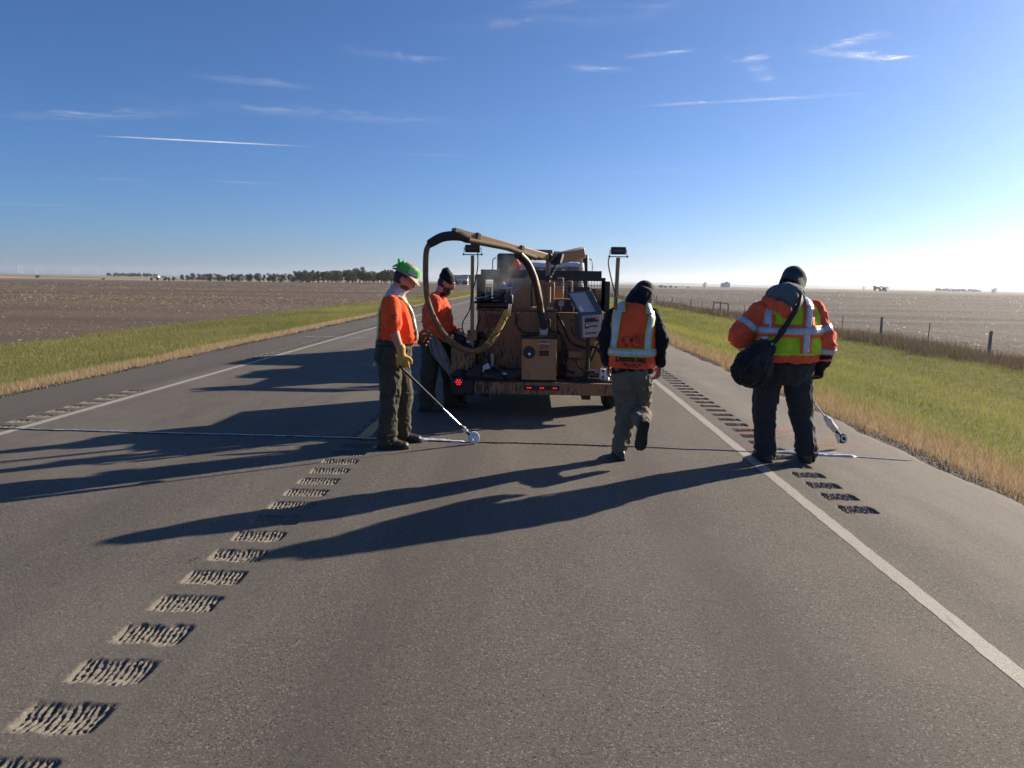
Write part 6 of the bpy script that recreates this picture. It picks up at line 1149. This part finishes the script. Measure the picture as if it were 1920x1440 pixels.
# ============ sealing wands
def wand(name, A, B, label, wrap=False):
    A, B = Vector(A), Vector(B); d = (B-A).normalized(); L = (B-A).length; t = thing(name, tuple(B), label, 'wand')
    MB().tube([A, A+d*L*.60], .0125, 12).build('handle', GLOVEB, t); MB().tube([A+d*L*.58, A+d*L*.86], .0075, 10).build('rod', CHR, t)
    MB().tube([A+d*L*.85, A+d*L*.88], .014, 10).build('red_collar', REDL, t); MB().tube([A+d*L*.87, B], .016, 10).build('lower_tube', GLOVEB, t); return t, A, B, d, L
t, A, B, d, L = wand('sealing_wand', (-1.20, 6.345, .80), (-.585, 6.72, .095), 'long black sealing wand with white disc held by the green-banded worker')
dn = Vector((.45, -.88, .1)).normalized(); dc = Vector((-.552, 6.735, .062)); dk = MB().lathe([(0, -.022), (.030, -.022), (.034, -.012), (.056, -.012), (.061, -.004), (.061, .010), (.056, .018), (.02, .022), (0, .022)], dc, dn, 32); dko = dk.build('disc', SEAL_W, t); MB().lathe([(.045, -.0135), (.048, -.015), (.051, -.0135)], dc, dn, 28).build('disc_ring', PALE, dko); bl = MB().ell(dc+Vector((-.02, -.02, -.02)), (.028, .02, .03)); A_ = np.array(bl.v); bl.v = [tuple(x) for x in A_+.006*vnoise(A_, 60, 3)[:, None]]; bl.build('sealant_blob', SEAL_W, t)
bl = MB(); chain(bl, [tuple(A+d*L*.90), tuple(A+d*L*.935)], [.017, .022]); A_ = np.array(bl.v); bl.v = [tuple(x) for x in A_+.006*vnoise(A_, 70, 3)[:, None]]; bl.build('sealant_smear', SEAL_W, t)
t, A, B, d, L = wand('sealing_wand', (2.18, 6.56, 1.00), (3.045, 6.90, .105), 'sealing wand wrapped in white rag by the lime-vested worker\'s boots')
rg = MB(); chain(rg, [tuple(A+d*L*.76), tuple(A+d*L*.80), tuple(A+d*L*.85), tuple(A+d*L*.90)], [.022, .034, .036, .028]); A_ = np.array(rg.v); rg.v = [tuple(x) for x in A_+.010*fbm(A_, 34, 3, 3)[:, None]]; rg.build('rag_wrap', RAG, t, sm=60)
tip = MB().lathe([(0, -.022), (.03, -.022), (.046, -.014), (.050, 0), (.046, .014), (.03, .022), (0, .022)], B+d*.015, (.25, -.95, .15), 28).build('tip', GLOVEB, t); MB().lathe([(.020, .023), (.027, .0255), (.034, .023)], B+d*.015, (.25, -.95, .15), 24).build('tip_ring', SEAL_W, tip); bl = MB(); chain(bl, [tuple(B-d*.05+Vector((-.02, 0, 0))), tuple(B-d*.01+Vector((-.03, -.01, -.02))), tuple(B+Vector((-.03, -.01, -.055)))], [.022, .018, .006]); bl.build('sealant_blob', SEAL_W, t)
# ------------------------------------------------------------------ air
hb = MB().box((-10500, -700, -14), (10500, 11200, 125))
hz = bpy.data.materials.new('pale_air'); hz.use_nodes = True; hn = hz.node_tree.nodes; hn.clear()
pv = hn.new('ShaderNodeVolumePrincipled'); ho = hn.new('ShaderNodeOutputMaterial'); hz.node_tree.links.new(pv.outputs[0], ho.inputs['Volume'])
pv.inputs['Color'].default_value = (.80, .88, 1, 1); pv.inputs['Density'].default_value = .0001; pv.inputs['Anisotropy'].default_value = .45
hb.build('haze', hz, sm=0, label='thin pale haze over the open prairie', kind='stuff')

# faint steam off the hot tank
sm_b = MB().box((-.80, 8.20, 1.27), (.10, 8.95, 2.0)); sv = bpy.data.materials.new('hot_steam'); sv.use_nodes = True; vn = sv.node_tree.nodes; vn.clear(); vl = sv.node_tree.links
vo = vn.new('ShaderNodeOutputMaterial'); vp = vn.new('ShaderNodeVolumePrincipled'); vl.new(vp.outputs[0], vo.inputs['Volume']); vp.inputs['Color'].default_value = (.9, .92, .95, 1)
tcn = vn.new('ShaderNodeTexCoord'); nn_ = vn.new('ShaderNodeTexNoise'); nn_.inputs['Scale'].default_value = 4.2; nn_.inputs['Detail'].default_value = 5; nn_.inputs['Distortion'].default_value = 1.2; vl.new(tcn.outputs['Object'], nn_.inputs['Vector'])
gr_ = vn.new('ShaderNodeTexGradient'); gr_.gradient_type = 'SPHERICAL'; mpn = vn.new('ShaderNodeMapping'); mpn.inputs['Scale'].default_value = (2.3, 2.8, 2.6); vl.new(tcn.outputs['Object'], mpn.inputs[0]); vl.new(mpn.outputs[0], gr_.inputs[0])
mr_ = vn.new('ShaderNodeMapRange'); mr_.inputs['From Min'].default_value = .42; mr_.inputs['From Max'].default_value = .75; vl.new(nn_.outputs[0], mr_.inputs['Value'])
m1_ = vn.new('ShaderNodeMath'); m1_.operation = 'MULTIPLY'; vl.new(mr_.outputs[0], m1_.inputs[0]); vl.new(gr_.outputs[0], m1_.inputs[1]); m2_ = vn.new('ShaderNodeMath'); m2_.operation = 'MULTIPLY'; m2_.inputs[1].default_value = 1.6; vl.new(m1_.outputs[0], m2_.inputs[0]); vl.new(m2_.outputs[0], vp.inputs['Density'])
sm_b.build('steam', sv, sm=0, label='faint wisp of steam drifting off the hot tank hatch', kind='stuff')
sc.cycles.volume_step_rate = 2.0; sc.cycles.volume_max_steps = 64
